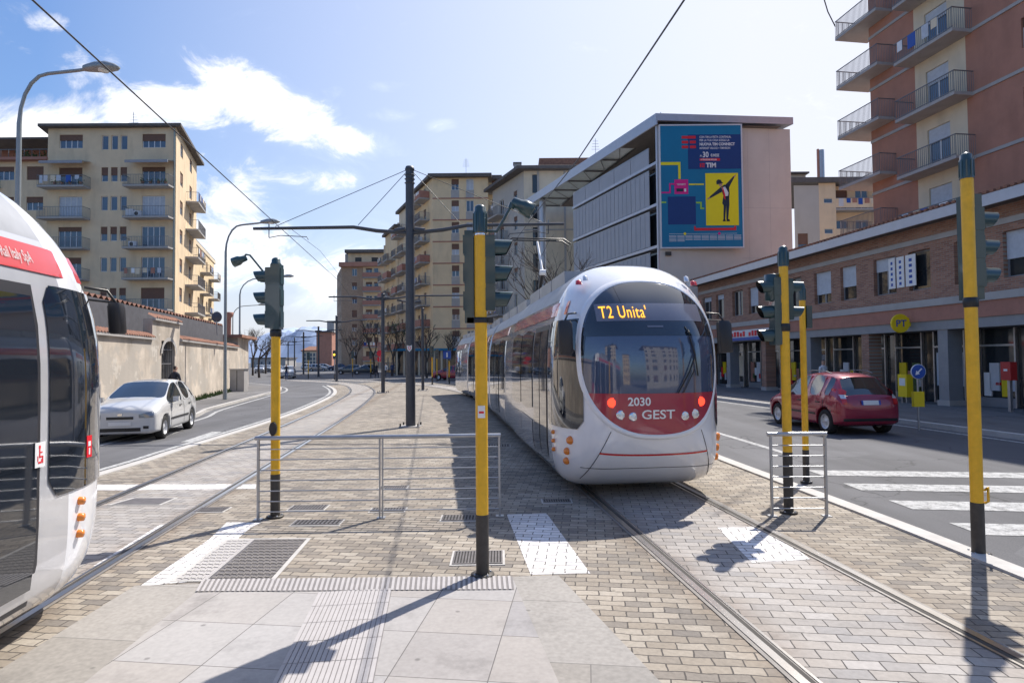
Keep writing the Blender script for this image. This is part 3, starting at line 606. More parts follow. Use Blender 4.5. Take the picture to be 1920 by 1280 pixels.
m0 = mast(770, 800, 7.72, 'tallest dark grey catenary mast with long cross arms standing between the two tracks')
b = MB(); sh = [(-.075, .09), (0, .06), (.075, .09), (.07, -.03), (0, -.11), (-.07, -.03)]
b.face([(x, -.147, 2.33+z) for x, z in reversed(sh)], 'white'); b.face([(x*.55, -.150, 2.33+z*.55) for x, z in reversed(sh)], 'board_red'); b.face([(x*.35, -.152, 2.33+z*.35) for x, z in reversed(sh)], 'white'); b.build('shield_badge', m0, False)
mast(Vector((-8.0, 38, 0)), None, 6.1, 'catenary mast left of the tall one, its arms crossing at the middle of the flats', arms=(-3.4, 7.2), stays=False, rad=.12)
mast(Vector((-5.9, 40.5, 0)), None, 5.4, 'slim dark mast between the tall mast and the tram tail, without stays', arms=(-1.4,), stays=False, rad=.10, bracket=False)
for px, Y, tp, w in ((631, 60, 6.4, .13), (597, 78, 6.4, .13), (569, 96, 6.6, .13), (552, 118, 6.6, .13), (540, 140, 6.6, .13)):
    x = (px-960)/F*Y
    mast(Vector((x, Y, 0)), None, tp, {631: 'first of the far row of masts, left of the brick block of flats', 597: 'second of the far row of masts, in front of the tower block', 569: 'third of the far row of masts, left of the tower block', 552: 'fourth of the far row of masts, over the distant cars', 540: 'last and smallest of the far row of masts'}[px], arms=(-3, 3), stays=False, rad=w, bracket=False)
# wires
def wire(pts, label, r=.011):
    b = MB(); b.tube(pts, r, 'wire', 5); tag(b.build('overhead_wire'), label, 'wire', 'overhead wires')
wl = offset(trackA, 0)
def wz(track, z, y0, y1): return [Vector((p.x, p.y, z)) for p in track if y0 <= p.y <= y1]
wire([D(52, -8, 6.3)]+[D(500, 404, 18.3)]+[D(637, 528, 38), D(660, 560, 60)], 'contact wire running from the top left corner down over the left track', .012)
wire([D(1290, -10, 6.5), D(1086, 296, 11.5), D(1000, 405, 18.3), D(905, 535, 38)], 'contact wire running from the upper middle edge down to the tram roof', .012)
wire([D(540, 425, 18.5), D(600, 470, 30), D(640, 520, 38)], 'lower messenger wire below the left cross arm', .008)
wire([D(1543, -8, 14), D(1552, 22, 15), D(1566, 50, 16)], 'loose cable end hanging at the top right against the sky', .014)
# street lamps
def lamp(px, Y, h, arm, label, s=1.0):
    x = (px-960)/F*Y; t = empty('street_lamp', (x, Y, .12 if x < -8 else 0), label, 'street lamp', 'tall street lamps on the left pavement')
    b = MB(); pts = [(0, 0, 0), (0, 0, h-1.6)]; pts += [(arm*.34*(1-math.cos(a)), 0, h-1.6+1.35*math.sin(a)) for a in [R(d) for d in (18, 36, 54, 72, 90)]]
    pts.append((arm*.7, 0, h-.17)); pts.append((arm*.86, 0, h-.12))
    b.tube(pts, [.085, .06]+[.045]*6+[.04], 'lamp_grey', 10); b.tube([(0, 0, 0), (0, 0, .5)], .1, 'lamp_grey', 12); b.build('pole', t, False)
    b = MB(); rows = []
    L = .95*s; x0 = arm*.78
    for (u, w, zt, zb) in ((0, .08, .09, -.07), (.12, .12, .12, -.08), (.35, .17, .17, -.09), (.65, .19, .17, -.09), (.88, .14, .10, -.06), (1, .04, .02, -.03)):
        row = []
        for q in range(12):
            a = 2*math.pi*q/12; z = math.sin(a); row.append(Vector((x0+u*L, w*s*math.cos(a), h-.12+u*.02+(zt if z > 0 else -zb)*z*s)))
        rows.append(row)
    b.grid(rows, 'lamp_grey', True, closed=True); b.face(rows[0][::-1], 'lamp_grey'); b.face(rows[-1], 'lamp_grey')
    hd = b.build('lamp_head', t, False)
    b = MB(); b.lathe([(.0, -.05), (.13*s, -.03), (.15*s, .02)], (x0+L*.55, 0, h-.17), 'lamp_glass', 12); b.build('lens', hd, False)
    return t
lamp(29, 16.2, 9.85, 2.2, 'nearest street lamp with a large head, rising behind the left tram')
lamp(422, 30.5, 8.95, 2.25, 'slim street lamp on the left pavement in front of the plaster wall')
lamp(449, 50, 8.95, 4.5, 'more distant street lamp showing behind the left signal pole')
lamp(436, 74, 8.9, 4.0, 'farthest and smallest street lamp above the wall chimney')
# arrow sign on the right kerb
p = G(1723, 806); k = F/p.y; t = empty('road_sign', (p.x, p.y, .0), 'round blue keep-left arrow sign on a post with a yellow panel below', 'traffic sign')
b = MB(); b.tube([(0, 0, 0), (0, 0, 1.7)], .025, 'galv', 10); b.build('post', t, False)
rd = 14/k
b = MB(); b.lathe([(rd, 0), (rd*1.0, .02), (0, .021)], (0, 0, 0), 'white', 28, 'Y'); b.lathe([(rd*.93, .0215), (0, .022)], (0, 0, 0), 'sign_blue', 28, 'Y')
o = b.build('sign_disc', t, False); o.location = (0, -.03, 1.55); o.rotation_euler = (0, 0, math.pi)
b = MB(); A = R(225); ar = [(-.02, -.62), (.0, .0)]
def rot2(x, z, a): return (x*math.cos(a)-z*math.sin(a), x*math.sin(a)+z*math.cos(a))
arrow = [(-.6, -.09), (.1, -.09), (.1, -.32), (.62, 0), (.1, .32), (.1, .09), (-.6, .09)]
pp = [rot2(x*rd, z*rd, A) for x, z in arrow]; b.face([(x, -.056, 1.55+z) for x, z in pp], 'white'); b.build('arrow', o, False).location = (0, 0, 0)
ch = o.children[0]; ch.parent = t; ch.name = 'arrow'
b = MB(); b.box(-.14, .14, -.05, .05, .62, 1.02, 'sign_yellow'); b.build('marker_panel', t, False)
# ================================================================ trams
HW = 1.2; ZC = 1.5; HT = 1.90; HB = 1.39; NL = 1.25; NN = 2.7; MM = 2.0
def pz(z): return (3.0, HT) if z > ZC else (7.0, HB)
def U(x, z):
    p, h = pz(z); return ((abs(x)/HW)**p+(abs(z-ZC)/h)**p)**(1/p)
def Dn(u): u = min(max(u, 0), .99999); return NL*(1-(1-u**NN)**(1/MM))
def Ui(d):
    if d >= NL: return 1.0
    return (1-(1-d/NL)**MM)**(1/NN)
def side_x(s, z):
    u = Ui(s); p, h = pz(z); q = u**p-(abs(z-ZC)/h)**p
    return HW*max(q, 0)**(1/p)
def sil(a):
    c, s = math.cos(a), math.sin(a); p, h = (3.0, HT) if s > 0 else (7.0, HB)
    r = 1/((abs(c)/HW)**p+(abs(s)/h)**p)**(1/p); return r*c, ZC+r*s
NA = 96
def ring(a_list, y, u=1.0, k=1.0): return [Vector((sil(a)[0]*u*k, y, ZC+(sil(a)[1]-ZC)*u*k)) for a in a_list]
ANG = [2*math.pi*i/NA for i in range(NA)]
def hull(nose, L):
    b = MB(); rows = []
    if nose:
        for u in (.02, .15, .3, .42, .54, .64, .72, .79, .85, .895, .93, .955, .975, .99, .997, 1.0): rows.append(ring(ANG, Dn(u) if u < 1 else NL, u))
        y0 = NL
    else: rows.append(ring(ANG, .0, .97)); rows.append(ring(ANG, .03)); y0 = .03
    for y in (y0+.05, L-.05): rows.append(ring(ANG, y))
    rows.append(ring(ANG, L-.02)); rows.append(ring(ANG, L, .97))
    def mt(i, j):
        z = sil(ANG[j])[1]
        return 'tram_white'
    def mt2(i, j):
        if nose and i < 15: return 'tram_white'
        z = (sil(ANG[j])[1]+sil(ANG[(j+1) % NA])[1])/2
        return 'tram_roof' if z > 2.86 else 'tram_side'
    b.grid(rows, mt2, True, closed=True, flip=True); b.face(rows[0], 'tram_white'); b.face(rows[-1][::-1], 'tram_dark')
    return b
def side_panel(b, s0, s1, z0, z1, sx, mt, off=.008, n=8, nz=6, rc=0.0):
    rows = []
    for i in range(n+1):
        s = s0+(s1-s0)*i/n; row = []
        zi0, zi1 = z0, z1
        if rc:
            e = min(s-s0, s1-s, rc); dz = rc-math.sqrt(max(0, rc*rc-(rc-e)**2)); zi0, zi1 = z0+dz, z1-dz
        for j in range(nz+1):
            z = zi0+(zi1-zi0)*j/nz; x = side_x(s, z); row.append(Vector((sx*(x+off), s-(off*.7 if s < NL else 0), z)))
        rows.append(row)
    b.grid(rows, mt, True, flip=(sx > 0))
def front_pt(x, z, off): 
    return Vector((x, Dn(U(x, z))-off, z))
OC = 2.0; OW = .96; OH = 1.06; OP = 2.4     # oval of the windscreen
def oval(a, k=1.0):
    c, s = math.cos(a), math.sin(a); r = 1/((abs(c)/(OW*k))**OP+(abs(s)/(OH*k))**OP)**(1/OP); return r*c, OC+r*s
def oval_half(z, k=1.0):
    q = 1-(abs(z-OC)/(OH*k))**OP; return OW*k*max(q, 0)**(1/OP)
def front_panel(b, z0, z1, half, mt, off, nz=24, nx=28):
    rows = []
    for j in range(nz+1):
        t = j/nz; t = (1-math.cos(math.pi*t))/2; z = z0+(z1-z0)*t; hx = half(z)
        rows.append([front_pt(-hx+2*hx*i/nx, z, off) for i in range(nx+1)])
    b.grid(rows, mt, True)
def door(b, s0, s1, sx, leaf=2):
    side_panel(b, s0, s1, .30, 2.50, sx, 'tram_dark', .006, 1, 8)
    w = (s1-s0)/leaf
    for i in range(leaf): side_panel(b, s0+i*w+.04, s0+(i+1)*w-.04, .42, 2.42, sx, 'tram_glass', .012, 1, 8, 0)
def module(tram, kind, L, y, x, rz, sides, name='car_body', lightside=None):
    """kind: nose (front cab), mid, short"""
    b = hull(kind == 'nose', L); m = b.build(name, tram, False); m.location = (x, y, 0); m.rotation_euler = (0, 0, rz)
    def sub(nm, bb): return bb.build(nm, m, False)
    for sx in sides:
        b = MB(); side_panel(b, (NL*.62 if kind == 'nose' else .04), L-.04, 2.60, 2.80, sx, 'tram_red', .010, 12, 3); sub('red_stripe', b)
        if kind == 'nose':
            b = MB(); side_panel(b, .36, 1.50, 1.0, 2.52, sx, 'tram_glass', .010, 12, 8, .12); sub('cab_window', b)
            b = MB(); door(b, 1.60, 2.95, sx); sub('door', b)
            for s0, s1 in ((3.1, 4.5), (4.6, 6.0)):
                if s1 < L: b = MB(); side_panel(b, s0, s1, 1.05, 2.5, sx, 'tram_glass', .011, 2, 6, .06); sub('side_window', b)
            b = MB(); side_panel(b, 3.1, 6.0, .32, .92, sx, 'tram_side', .009, 2, 3, .03); side_panel(b, 4.54, 4.56, .34, .90, sx, 'tram_dark', .011, 1, 2); sub('skirt_panel', b)
            for q in range(3):
                b = MB(); z = .90-.125*q; s = 1.10; xx = side_x(s, z); b.lathe([(.032, 0), (.030, .045), (0, .055)], (sx*(xx-.01), s, z), 'amber', 12, 'X') if sx > 0 else b.lathe([(0, -.055), (.030, -.045), (.032, 0)], (sx*(xx-.01), s, z), 'amber', 12, 'X')
                sub('marker_lamp', b)
        elif kind == 'mid':
            for s0, s1 in ((.3, 1.5), (1.62, 2.9)):
                b = MB(); side_panel(b, s0, s1-.02, 1.05, 2.5, sx, 'tram_glass', .011, 2, 6, .06); sub('side_window', b)
            b = MB(); door(b, 3.05, 4.35, sx); sub('door', b)
            b = MB(); side_panel(b, 4.5, L-.3, 1.05, 2.5, sx, 'tram_glass', .011, 2, 6, .06); sub('side_window', b)
            b = MB(); side_panel(b, .3, 2.9, .32, .92, sx, 'tram_side', .009, 2, 3, .03); sub('skirt_panel', b)
        else:
            b = MB(); side_panel(b, .3, L-.3, 1.05, 2.5, sx, 'tram_glass', .011, 2, 6, .06); sub('side_window', b)
    b = MB()
    if kind != 'nose':
        n = max(2, int(L/1.7)); 
        for i in range(n): b.box(-.78, .78, .3+i*(L-.5)/n, .3+(i+.9)*(L-.5)/n, 3.1, 3.42, 'tram_roof')
    else: 
        for i in range(3): b.box(-.78, .78, 2.1+i*(L-2.3)/3, 2.1+(i+.92)*(L-2.3)/3, 3.1, 3.42, 'tram_roof')
    sub('roof_unit', b)
    # wheels and undercarriage
    b = MB()
    if kind in ('nose', 'short'):
        c = 3.6 if kind == 'nose' else L/2
        for yy_ in (c-.85, c+.85):
            for s_ in (-1, 1): b.lathe([(.0, -.06), (.33, -.06), (.33, .0), (.30, .06), (0, .06)], (s_*.74, yy_, .34), 'tram_dark', 20, 'X')
        b.box(-.95, .95, c-1.3, c+1.3, .12, .36, 'tram_dark')
    else: b.box(-1.0, 1.0, .4, L-.4, .14, .4, 'tram_dark')
    sub('bogie' if kind in ('nose', 'short') else 'underframe', b)
    return m
def add_nose_front(t, lit=True, number='2030'):
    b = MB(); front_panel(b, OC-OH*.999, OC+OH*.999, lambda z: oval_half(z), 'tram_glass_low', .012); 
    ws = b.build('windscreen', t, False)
    # pale ring round the oval
    b = MB(); rows = []
    for k, off in ((.985, .016), (1.0, .03), (1.035, .03), (1.05, .004)):
        rows.append([front_pt(*oval(a, k), off) for a in ANG])
    b.grid(rows, 'tram_white', True, closed=True, flip=True); b.build('windscreen_surround', t, False)
    b = MB(); front_panel(b, OC-OH*.985, 1.50, lambda z: oval_half(z, .985), 'tram_maroon', .018, 14); b.build('lower_panel', t, False)
    b = MB(); front_panel(b, 2.26, OC+OH*.98, lambda z: oval_half(z, .98)*(.985), 'tram_glass', .016, 14); hd = b.build('header_glass', t, False)
    b = MB(); front_panel(b, 2.46, 2.71, lambda z: .74-.0*(z-2.5), 'display_panel', .020, 4, 16); ds = b.build('destination_display', t, False)
    if lit:
        me = text_mesh("T2 Unita'", .245, 'display', Matrix.Translation((-.70, 0, 0)), align='LEFT', ext=.002, bold=-.001, sx=.60, space=1.12)
        me.transform(frame((0, 0, 2.505), (1, 0, 0), (0, 0, 1)))
        for v in me.vertices: v.co.y += Dn(U(v.co.x, v.co.z))-.030
        o = bpy.data.objects.new('display_text', me); C.objects.link(o); o.parent = ds
        b = MB(); front_panel(b, 2.37, 2.395, lambda z: .11, 'display_panel', .022, 2, 4); b.build('sensor_strip', t, False)
        me = text_mesh(number, .15, 'white', frame((-.27, 0, 1.345), (1, 0, 0), (0, 0, 1)), bold=.003, ext=.001)
        for v in me.vertices: v.co.y += Dn(U(v.co.x, v.co.z))-.024
        o = bpy.data.objects.new('fleet_number', me); C.objects.link(o); o.parent = t
        me = text_mesh('GEST', .165, 'white', frame((-.02, 0, 1.17), (1, 0, 0), (0, 0, 1)), bold=.002, ext=.001, sx=1.2)
        for v in me.vertices: v.co.y += Dn(U(v.co.x, v.co.z))-.024
        o = bpy.data.objects.new('operator_name', me); C.objects.link(o); o.parent = t
    for sx in (-1, 1):
        for (x, z, r, m) in ((.60, 1.38, .055, 'red_lamp' if lit else 'tail_red'), (.50, 1.22, .055, 'lens'), (.35, 1.20, .05, 'lens')):
            b = MB(); b.lathe([(0, -.022), (r*.9, -.012), (r*1.15, -.010), (r*1.2, .02)], (0, 0, 0), 'chrome' if m == 'lens' else m, 18, 'Y'); b.lathe([(0, -.026), (r*.8, -.018)], (0, 0, 0), m, 18, 'Y')
            o = b.build('headlight' if m == 'lens' else 'tail_light', t, False); q = front_pt(sx*x, z, .012); o.location = q
    # bumper line, seams
    b = MB(); rows = []
    for i in range(25):
        x = -.75+1.5*i/24; rows.append([front_pt(x, .66+.03*(x/.75)**2, .004), front_pt(x, .685+.03*(x/.75)**2, .005)])
    b.grid(rows, 'tram_red', False, flip=True); b.build('bumper_stripe', t, False)
    b = MB()
    for sx in (-1, 1):
        pts = [front_pt(sx*(.66+.36*i/10), 1.06-.75*i/10, .002) if False else front_pt(sx*(.62+.3*i/10), 1.0-.70*i/10, .001) for i in range(11)]; b.tube(pts, .005, 'tram_dark', 4)
    b.tube([front_pt(-.95+1.9*i/20, .48, .001) for i in range(21)], .004, 'tram_dark', 4); b.build('panel_joint', t, False)
    # wiper
    b = MB(); b.tube([front_pt(.25, 1.5, .04), front_pt(.42, 1.78, .05), front_pt(.52, 2.0, .05)], .010, 'black', 6); b.tube([front_pt(.56, 1.72, .035), front_pt(.52, 2.0, .04), front_pt(.46, 2.25, .035)], .009, 'black', 6); b.tube([front_pt(.33, 1.5, .03), front_pt(.50, 1.8, .04)], .006, 'black', 6); b.build('wiper', t, False)
    # dashboard-side detail on the skirt: round ports
    for sx in (-1, 1):
        if not lit: continue
        for z, s, r in ((.84, .62, .05), (.68, .70, .045), (.54, .74, .045)):
            x = side_x(s, z); b = MB(); b.lathe([(r*1.2, 0), (r, -.03), (0, -.04)], (0, 0, 0), 'amber', 14, 'Y'); o = b.build('marker_lamp', t, False); o.location = (sx*(x-.01), s-.03, z); o.rotation_euler = (0, 0, sx*R(50))
    # mirrors
    mk = 1.0 if lit else .6
    for sx in (-1, 1):
        b = MB(); x0 = side_x(.55, 2.45)
        b.tube([(sx*(x0-.02), .55, 2.60), (sx*(x0+.12), .46, 2.58), (sx*(x0+.17), .44, 2.48)], .014, 'black', 6); b.tube([(sx*(x0-.02), .55, 2.50), (sx*(x0+.17), .44, 2.48)], .010, 'black', 6)
        mm = b.build('mirror_arm', t, False)
        b = MB(); rows = []
        for z, k in ((2.48-.45*mk, .8), (2.48-.43*mk, 1), (2.44, 1), (2.48, .8)):
            rows.append([Vector((sx*(x0+.17)+.10*k*mk*math.copysign(abs(math.cos(a))**.5, math.cos(a)), .44+.065*k*math.copysign(abs(math.sin(a))**.6, math.sin(a)), z)) for a in [2*math.pi*i/16 for i in range(16)]])
        b.grid(rows, 'tram_dark', True, closed=True); b.face(rows[0][::-1], 'tram_dark'); b.face(rows[-1], 'tram_dark'); b.build('mirror_housing', mm, False)
    for sx in ((-1, 1) if lit else ()):
        b = MB(); b.lathe([(.05, 0), (.045, .06), (0, .08)], (0, 0, 0), 'tail_red', 12); o = b.build('roof_light', t, False); o.location = (sx*.86, .62, 3.02)
        b = MB(); b.lathe([(.04, 0), (.036, .07), (0, .09)], (0, 0, 0), 'lens', 12); o = b.build('roof_camera', t, False); o.location = (sx*.76, .60, 3.08)
def path_at(path, y):
    for i in range(len(path)-1):
        if path[i].y <= y <= path[i+1].y:
            t = (y-path[i].y)/(path[i+1].y-path[i].y); return path[i].lerp(path[i+1], t)
    return path[-1]
TIPY = 8.05
tip = path_at(trackB, TIPY); hd = math.atan2(-(path_at(trackB, TIPY+6).x-tip.x), 6)
tip = tip+Vector((-.06, 0, 0)); tram = empty('tram', (tip.x, tip.y, 0), 'tram with oval windscreen and lit orange destination sign, coming on the right track', 'tram', None, hd)
Rin = Matrix.Rotation(-hd, 2)
y = tip.y
for kind, L in (('nose', 6.3), ('mid', 6.0), ('short', 3.4), ('mid', 6.0), ('short', 5.2)):
    a = path_at(trackB, y); c = path_at(trackB, y+L); ang = math.atan2(-(c.x-a.x), c.y-a.y); loc = Rin @ Vector((a.x-tip.x, a.y-tip.y))
    if y == tip.y: module(tram, kind, L, 0, 0, 0, (-1, 1))
    else:
        module(tram, kind, L, loc.y, loc.x, ang-hd, (-1, 1))
        b = MB(); rows = [ring(ANG, yy_, kk) for yy_, kk in ((-.42, .95), (-.36, .90), (-.30, .95), (-.24, .90), (-.18, .95), (-.12, .90), (-.05, .95))]; b.grid(rows, 'bellows', False, closed=True)
        o = b.build('bellows', tram, False); o.location = (loc.x, loc.y, 0); o.rotation_euler = (0, 0, ang-hd)
    y += (L+.40)*math.cos(ang)
add_nose_front(tram)
# pantograph
b = MB(); yb = 9.4
b.box(-.5, .5, yb-.5, yb+.5, 3.4, 3.5, 'tram_dark'); pt = b.build('pantograph', tram, False)
b = MB(); b.tube([(0, yb+.4, 3.5), (0, yb-.6, 4.35)], .05, 'black', 8); b.build('lower_arm', pt, False)
b = MB(); b.tube([(0, yb-.6, 4.35), (0, yb+.25, 5.35)], .035, 'white', 8); b.lathe([(.08, -.08), (.08, .08)], (0, yb-.6, 4.35), 'white', 10, 'X'); b.build('upper_arm', pt, False)
b = MB()
for dy in (-.15, .15): b.tube([(-.95, yb+.25+dy, 5.28), (-.75, yb+.25+dy, 5.42), (.75, yb+.25+dy, 5.42), (.95, yb+.25+dy, 5.28)], .022, 'black', 6)
b.tube([(-.6, yb+.1, 5.4), (-.6, yb+.4, 5.4)], .015, 'black', 6); b.tube([(.6, yb+.1, 5.4), (.6, yb+.4, 5.4)], .015, 'black', 6); b.build('contact_bow', pt, False)
# ---- left tram, its rounded end pointing away
TA = Vector((-4.67-.122*(5.70-5.8), 5.70, 0)); hd2 = math.atan2(.122, 1)
tramL = empty('tram', (TA.x, TA.y, 0), 'red banded tram cut by the left edge of the photo, rounded end pointing away', 'tram', None, hd2+math.pi)
module(tramL, 'nose', 6.3, 0, 0, 0, (-1,), 'car_body'); module(tramL, 'mid', 6.0, 6.7, 0, 0, (-1,), 'car_body'); add_nose_front(tramL, False)
def sidetext(nm, txt, size, mt, s, z, align='LEFT', bold=.002):
    # seen from local -x: local x axis of text runs towards -y .. toward the nose
    me = text_mesh(txt, size, mt, frame((0, 0, 0), (0, -1, 0), (0, 0, 1)), bold=bold, ext=.001, align=align, sx=.6)
    for v in me.vertices:
        v.co.y += s; v.co.z += z; v.co.x = -(side_x(v.co.y, v.co.z)+.016)-(v.co.x*0)
    o = bpy.data.objects.new(nm, me); C.objects.link(o); o.parent = tramL; return o
sidetext('maker_name', 'Hitachi Rail Italy SpA', .105, 'white', 1.50, 2.665, 'RIGHT')
def sideicon(nm, s, z, w, h, mt, icon):
    b = MB(); x = -(side_x(s, z)+.018); b.box(x-.002, x, s-w/2, s+w/2, z-h/2, z+h/2, mt); 
    for (u, v, du, dv, m) in icon: b.box(x-.004, x-.002, s-(u+du)*w/2, s-(u-du)*w/2, z+(v-dv)*h/2, z+(v+dv)*h/2, m)
    b.build(nm, tramL, False)

sideicon('access_sticker', 1.62, 1.33, .11, .17, 'white', [(-.15, .62, .16, .12, 'board_red'), (-.15, .12, .10, .36, 'board_red'), (.12, .18, .26, .05, 'board_red'), (.15, -.18, .34, .06, 'board_red'), (.45, -.42, .08, .28, 'board_red'), (-.5, -.3, .07, .22, 'board_red'), (-.1, -.62, .34, .07, 'board_red'), (.22, -.48, .07, .12, 'board_red')])
sideicon('warning_sticker', .98, 1.30, .07, .17, 'board_red', [(0, .25, .5, .22, 'white'), (0, -.45, .25, .3, 'white')])

def lean(root):      # the nose leans back towards the roof
    def walk(o, off, rot):
        for c in o.children:
            l = off+c.location
            if c.type == 'MESH':
                for v in c.data.vertices:
                    q = (c.rotation_euler.to_matrix() @ v.co)+l if c.rotation_euler.z else v.co+l
                    if q.y > 2.6 or q.z < 2.0: continue
                    dy = .26*(q.z-2.0)**2*(1-max(q.y, 0)/2.6); q2 = q+Vector((0, dy, 0))-l
                    v.co = c.rotation_euler.to_matrix().inverted() @ q2 if c.rotation_euler.z else q2
                c.data.update()
            if abs(l.y) < 3 or c.type != 'MESH': walk(c, l, rot)
    walk(root, Vector((0, 0, 0)), 0)
lean(tram); lean(tramL)
# ================================================================ buildings
WM = {}
def window_mesh(w, h, n, shut, fr='frame_white', gl='glass', sh='brown_shutter', d=.16):
    k = (round(w, 2), round(h, 2), n, round(shut, 2), fr, gl, sh)
    if k in WM: return WM[k]
    b = MB(); f = .06; y = d-.05
    b.box(0, w, y, y+.05, 0, f, fr); b.box(0, w, y, y+.05, h-f, h, fr); b.box(0, f, y, y+.05, f, h-f, fr); b.box(w-f, w, y, y+.05, f, h-f, fr)
    for i in range(1, n): x = w*i/n; b.box(x-.04, x+.04, y-.003, y+.05, f, h-f, fr)
    for i in range(n):
        a, c = f+(w-2*f)*i/n, f+(w-2*f)*(i+1)/n
        b.face([(a, y+.03, f), (c, y+.03, f), (c, y+.03, h-f), (a, y+.03, h-f)], gl)
    if shut: b.box(.01, w-.01, y-.03, y-.006, h*(1-shut), h-.005, sh)
    me = b.mesh('window'); WM[k] = me; return me
BM = {}
def balcony_meshes(w, d, h=1.0, solid=None, step=.16):
    k = (round(w, 2), round(d, 2), solid, step)
    if k in BM: return BM[k]
    b = MB(); b.box(0, w, -d, -.002, -.16, 0, 'concrete'); s = b.mesh('balcony'); b = MB()
    if solid: b.box(0, w, -d, -d+.05, .05, h, solid); b.box(0, .05, -d+.05, -.01, .05, h, solid); b.box(w-.05, w, -d+.05, -.01, .05, h, solid)
    else:
        x = .02
        while x < w: b.box(x-.008, x+.008, -d+.01, -d+.03, 0, h, 'rail_metal'); x += step
        for xx in (.02, w-.02):
            y = -d+.02
            while y < 0: b.box(xx-.008, xx+.008, y-.008, y+.008, 0, h, 'rail_metal'); y += step
    b.box(0, w, -d, -d+.045, h, h+.04, 'rail_metal'); b.box(0, .045, -d, -.01, h, h+.04, 'rail_metal'); b.box(w-.045, w, -d, -.01, h, h+.04, 'rail_metal'); b.box(0, w, -d, -d+.03, .04, .08, 'rail_metal')
    BM[k] = (s, b.mesh('railing')); return BM[k]
_fr = random.Random(11)
def facade(root, p0, p1, z0, z1, wallmat, wins=(), bals=(), extra=None, d=.16, bands=(), bandmat='terracotta'):
    """p0->p1 seen left to right from outside; wins (a, z, w, h, n, shut[, frame, glass, shuttermat]); bals (a, z, w, depth, solid)"""
    p0 = Vector((p0[0], p0[1], 0)); p1 = Vector((p1[0], p1[1], 0)); u = (p1-p0); L = u.length; u.normalize(); rz = math.atan2(u.y, u.x); nin = Vector((-u.y, u.x, 0))
    b = MB(); xs = sorted({0, L, *[a for w in wins for a in (w[0], w[0]+w[2])]}); zs = sorted({z0, z1, *[z for w in wins for z in (w[1], w[1]+w[3])]})
    P = lambda a, z, y=0: tuple(p0+u*a+nin*y+Vector((0, 0, z)))
    xs = [x for x in xs if 0 <= x <= L]; zs = [z for z in zs if z0 <= z <= z1]
    for i in range(len(xs)-1):
        run = None
        for j in range(len(zs)-1):
            cx, cz = (xs[i]+xs[i+1])/2, (zs[j]+zs[j+1])/2
            if any(w[0] < cx < w[0]+w[2] and w[1] < cz < w[1]+w[3] for w in wins): continue
            b.face([P(xs[i], zs[j]), P(xs[i+1], zs[j]), P(xs[i+1], zs[j+1]), P(xs[i], zs[j+1])], wallmat)
    for w in wins:
        a0, a1, c0, c1 = w[0], w[0]+w[2], w[1], w[1]+w[3]
        for q in ([(a0, c0), (a1, c0)], [(a1, c0), (a1, c1)], [(a1, c1), (a0, c1)], [(a0, c1), (a0, c0)]):
            b.face([P(*q[0]), P(*q[1]), P(*q[1], d), P(*q[0], d)][::-1], wallmat)
    for z in bands: b.box(0, L, -.06, 0.0, z-.14, z+.02, bandmat, Matrix.Translation(p0) @ Matrix.Rotation(rz, 4, 'Z'))
    if extra: extra(b, Matrix.Translation(p0) @ Matrix.Rotation(rz, 4, 'Z'), L)
    o = b.build('wall', root); off = parent_loc(root)
    for w in wins:
        if w[2] > .9 and _fr.random() < .6 and not (len(w) > 7 and w[7] == 'curtain'):
            w = list(w); w[5] = _fr.choice((0, .2, .35, .5, .7, 1.0, .28, .42)); w = tuple(w)
        k = dict(zip(('fr', 'gl', 'sh'), w[6:])); inst('window', window_mesh(*w[2:6], d=d, **k), root, Vector(P(w[0], w[1]))-off, rz)
    for bl in bals:
        s, r = balcony_meshes(bl[2], bl[3], 1.0, bl[4] if len(bl) > 4 else None, bl[5] if len(bl) > 5 else .16)
        ob = inst('balcony', s, root, Vector(P(bl[0], bl[1]))-off, rz); inst('railing', r, ob, (0, 0, 0))
        if _fr.random() < .33 and bl[2] > 2:
            x = .3; b = MB()
            while x < bl[2]-.7: w_ = _fr.uniform(.3, .55); b.box(x, x+w_, -bl[3]-.03, -bl[3]-.012, .95-_fr.uniform(.35, .8), .99, _fr.choice(('white', 'cloth_light', 'sign_blue', 'terracotta', 'curtain', 'cream_stucco'))); x += w_+_fr.uniform(.08, .5); b.build('laundry', ob, False); b = MB()
            
        elif _fr.random() < .4: b = MB(); x = _fr.uniform(.3, bl[2]-1); b.box(x, x+.75, -bl[3]+.2, -bl[3]+.5, .02, .6, 'frame_white'); b.lathe([(.2, 0), (0, .004)], (x+.3, -bl[3]+.19, .3), 'frame_dark', 10, 'Y'); b.build('air_conditioner', ob, False)
    return P, rz
def roof(root, pts, z, th, ov, mt='roof_dark', name='roof', peak=0):
    c = Vector((sum(p[0] for p in pts)/len(pts), sum(p[1] for p in pts)/len(pts))); P = []
    for p in pts: v = Vector((p[0], p[1]))-c; P.append(c+v*(1+ov/max(v.length, .1)))
    b = MB(); b.prism([(p.x, p.y) for p in P], z, z+th, mt)
    if peak:
        n = len(P)
        for i in range(n): a, e = P[i], P[(i+1) % n]; ai, ei = c+(a-c)*.45, c+(e-c)*.45; b.face([(a.x, a.y, z+th+.003), (e.x, e.y, z+th+.003), (ei.x, ei.y, z+th+peak), (ai.x, ai.y, z+th+peak)], mt)
        b.face([(*(c+(p-c)*.45), z+th+peak) for p in P], mt)
    return b.build(name, root)
def antenna(root, x, y, z, h=3.0, parts=4):
    b = MB(); b.tube([(x, y, z), (x, y, z+h)], .03, 'galv', 6)
    for i in range(parts): zz = z+h*(.6+.1*i); b.box(x-.5+.06*i, x+.5-.06*i, y-.02, y+.02, zz, zz+.03, 'galv')
    return b.build('antenna', root)
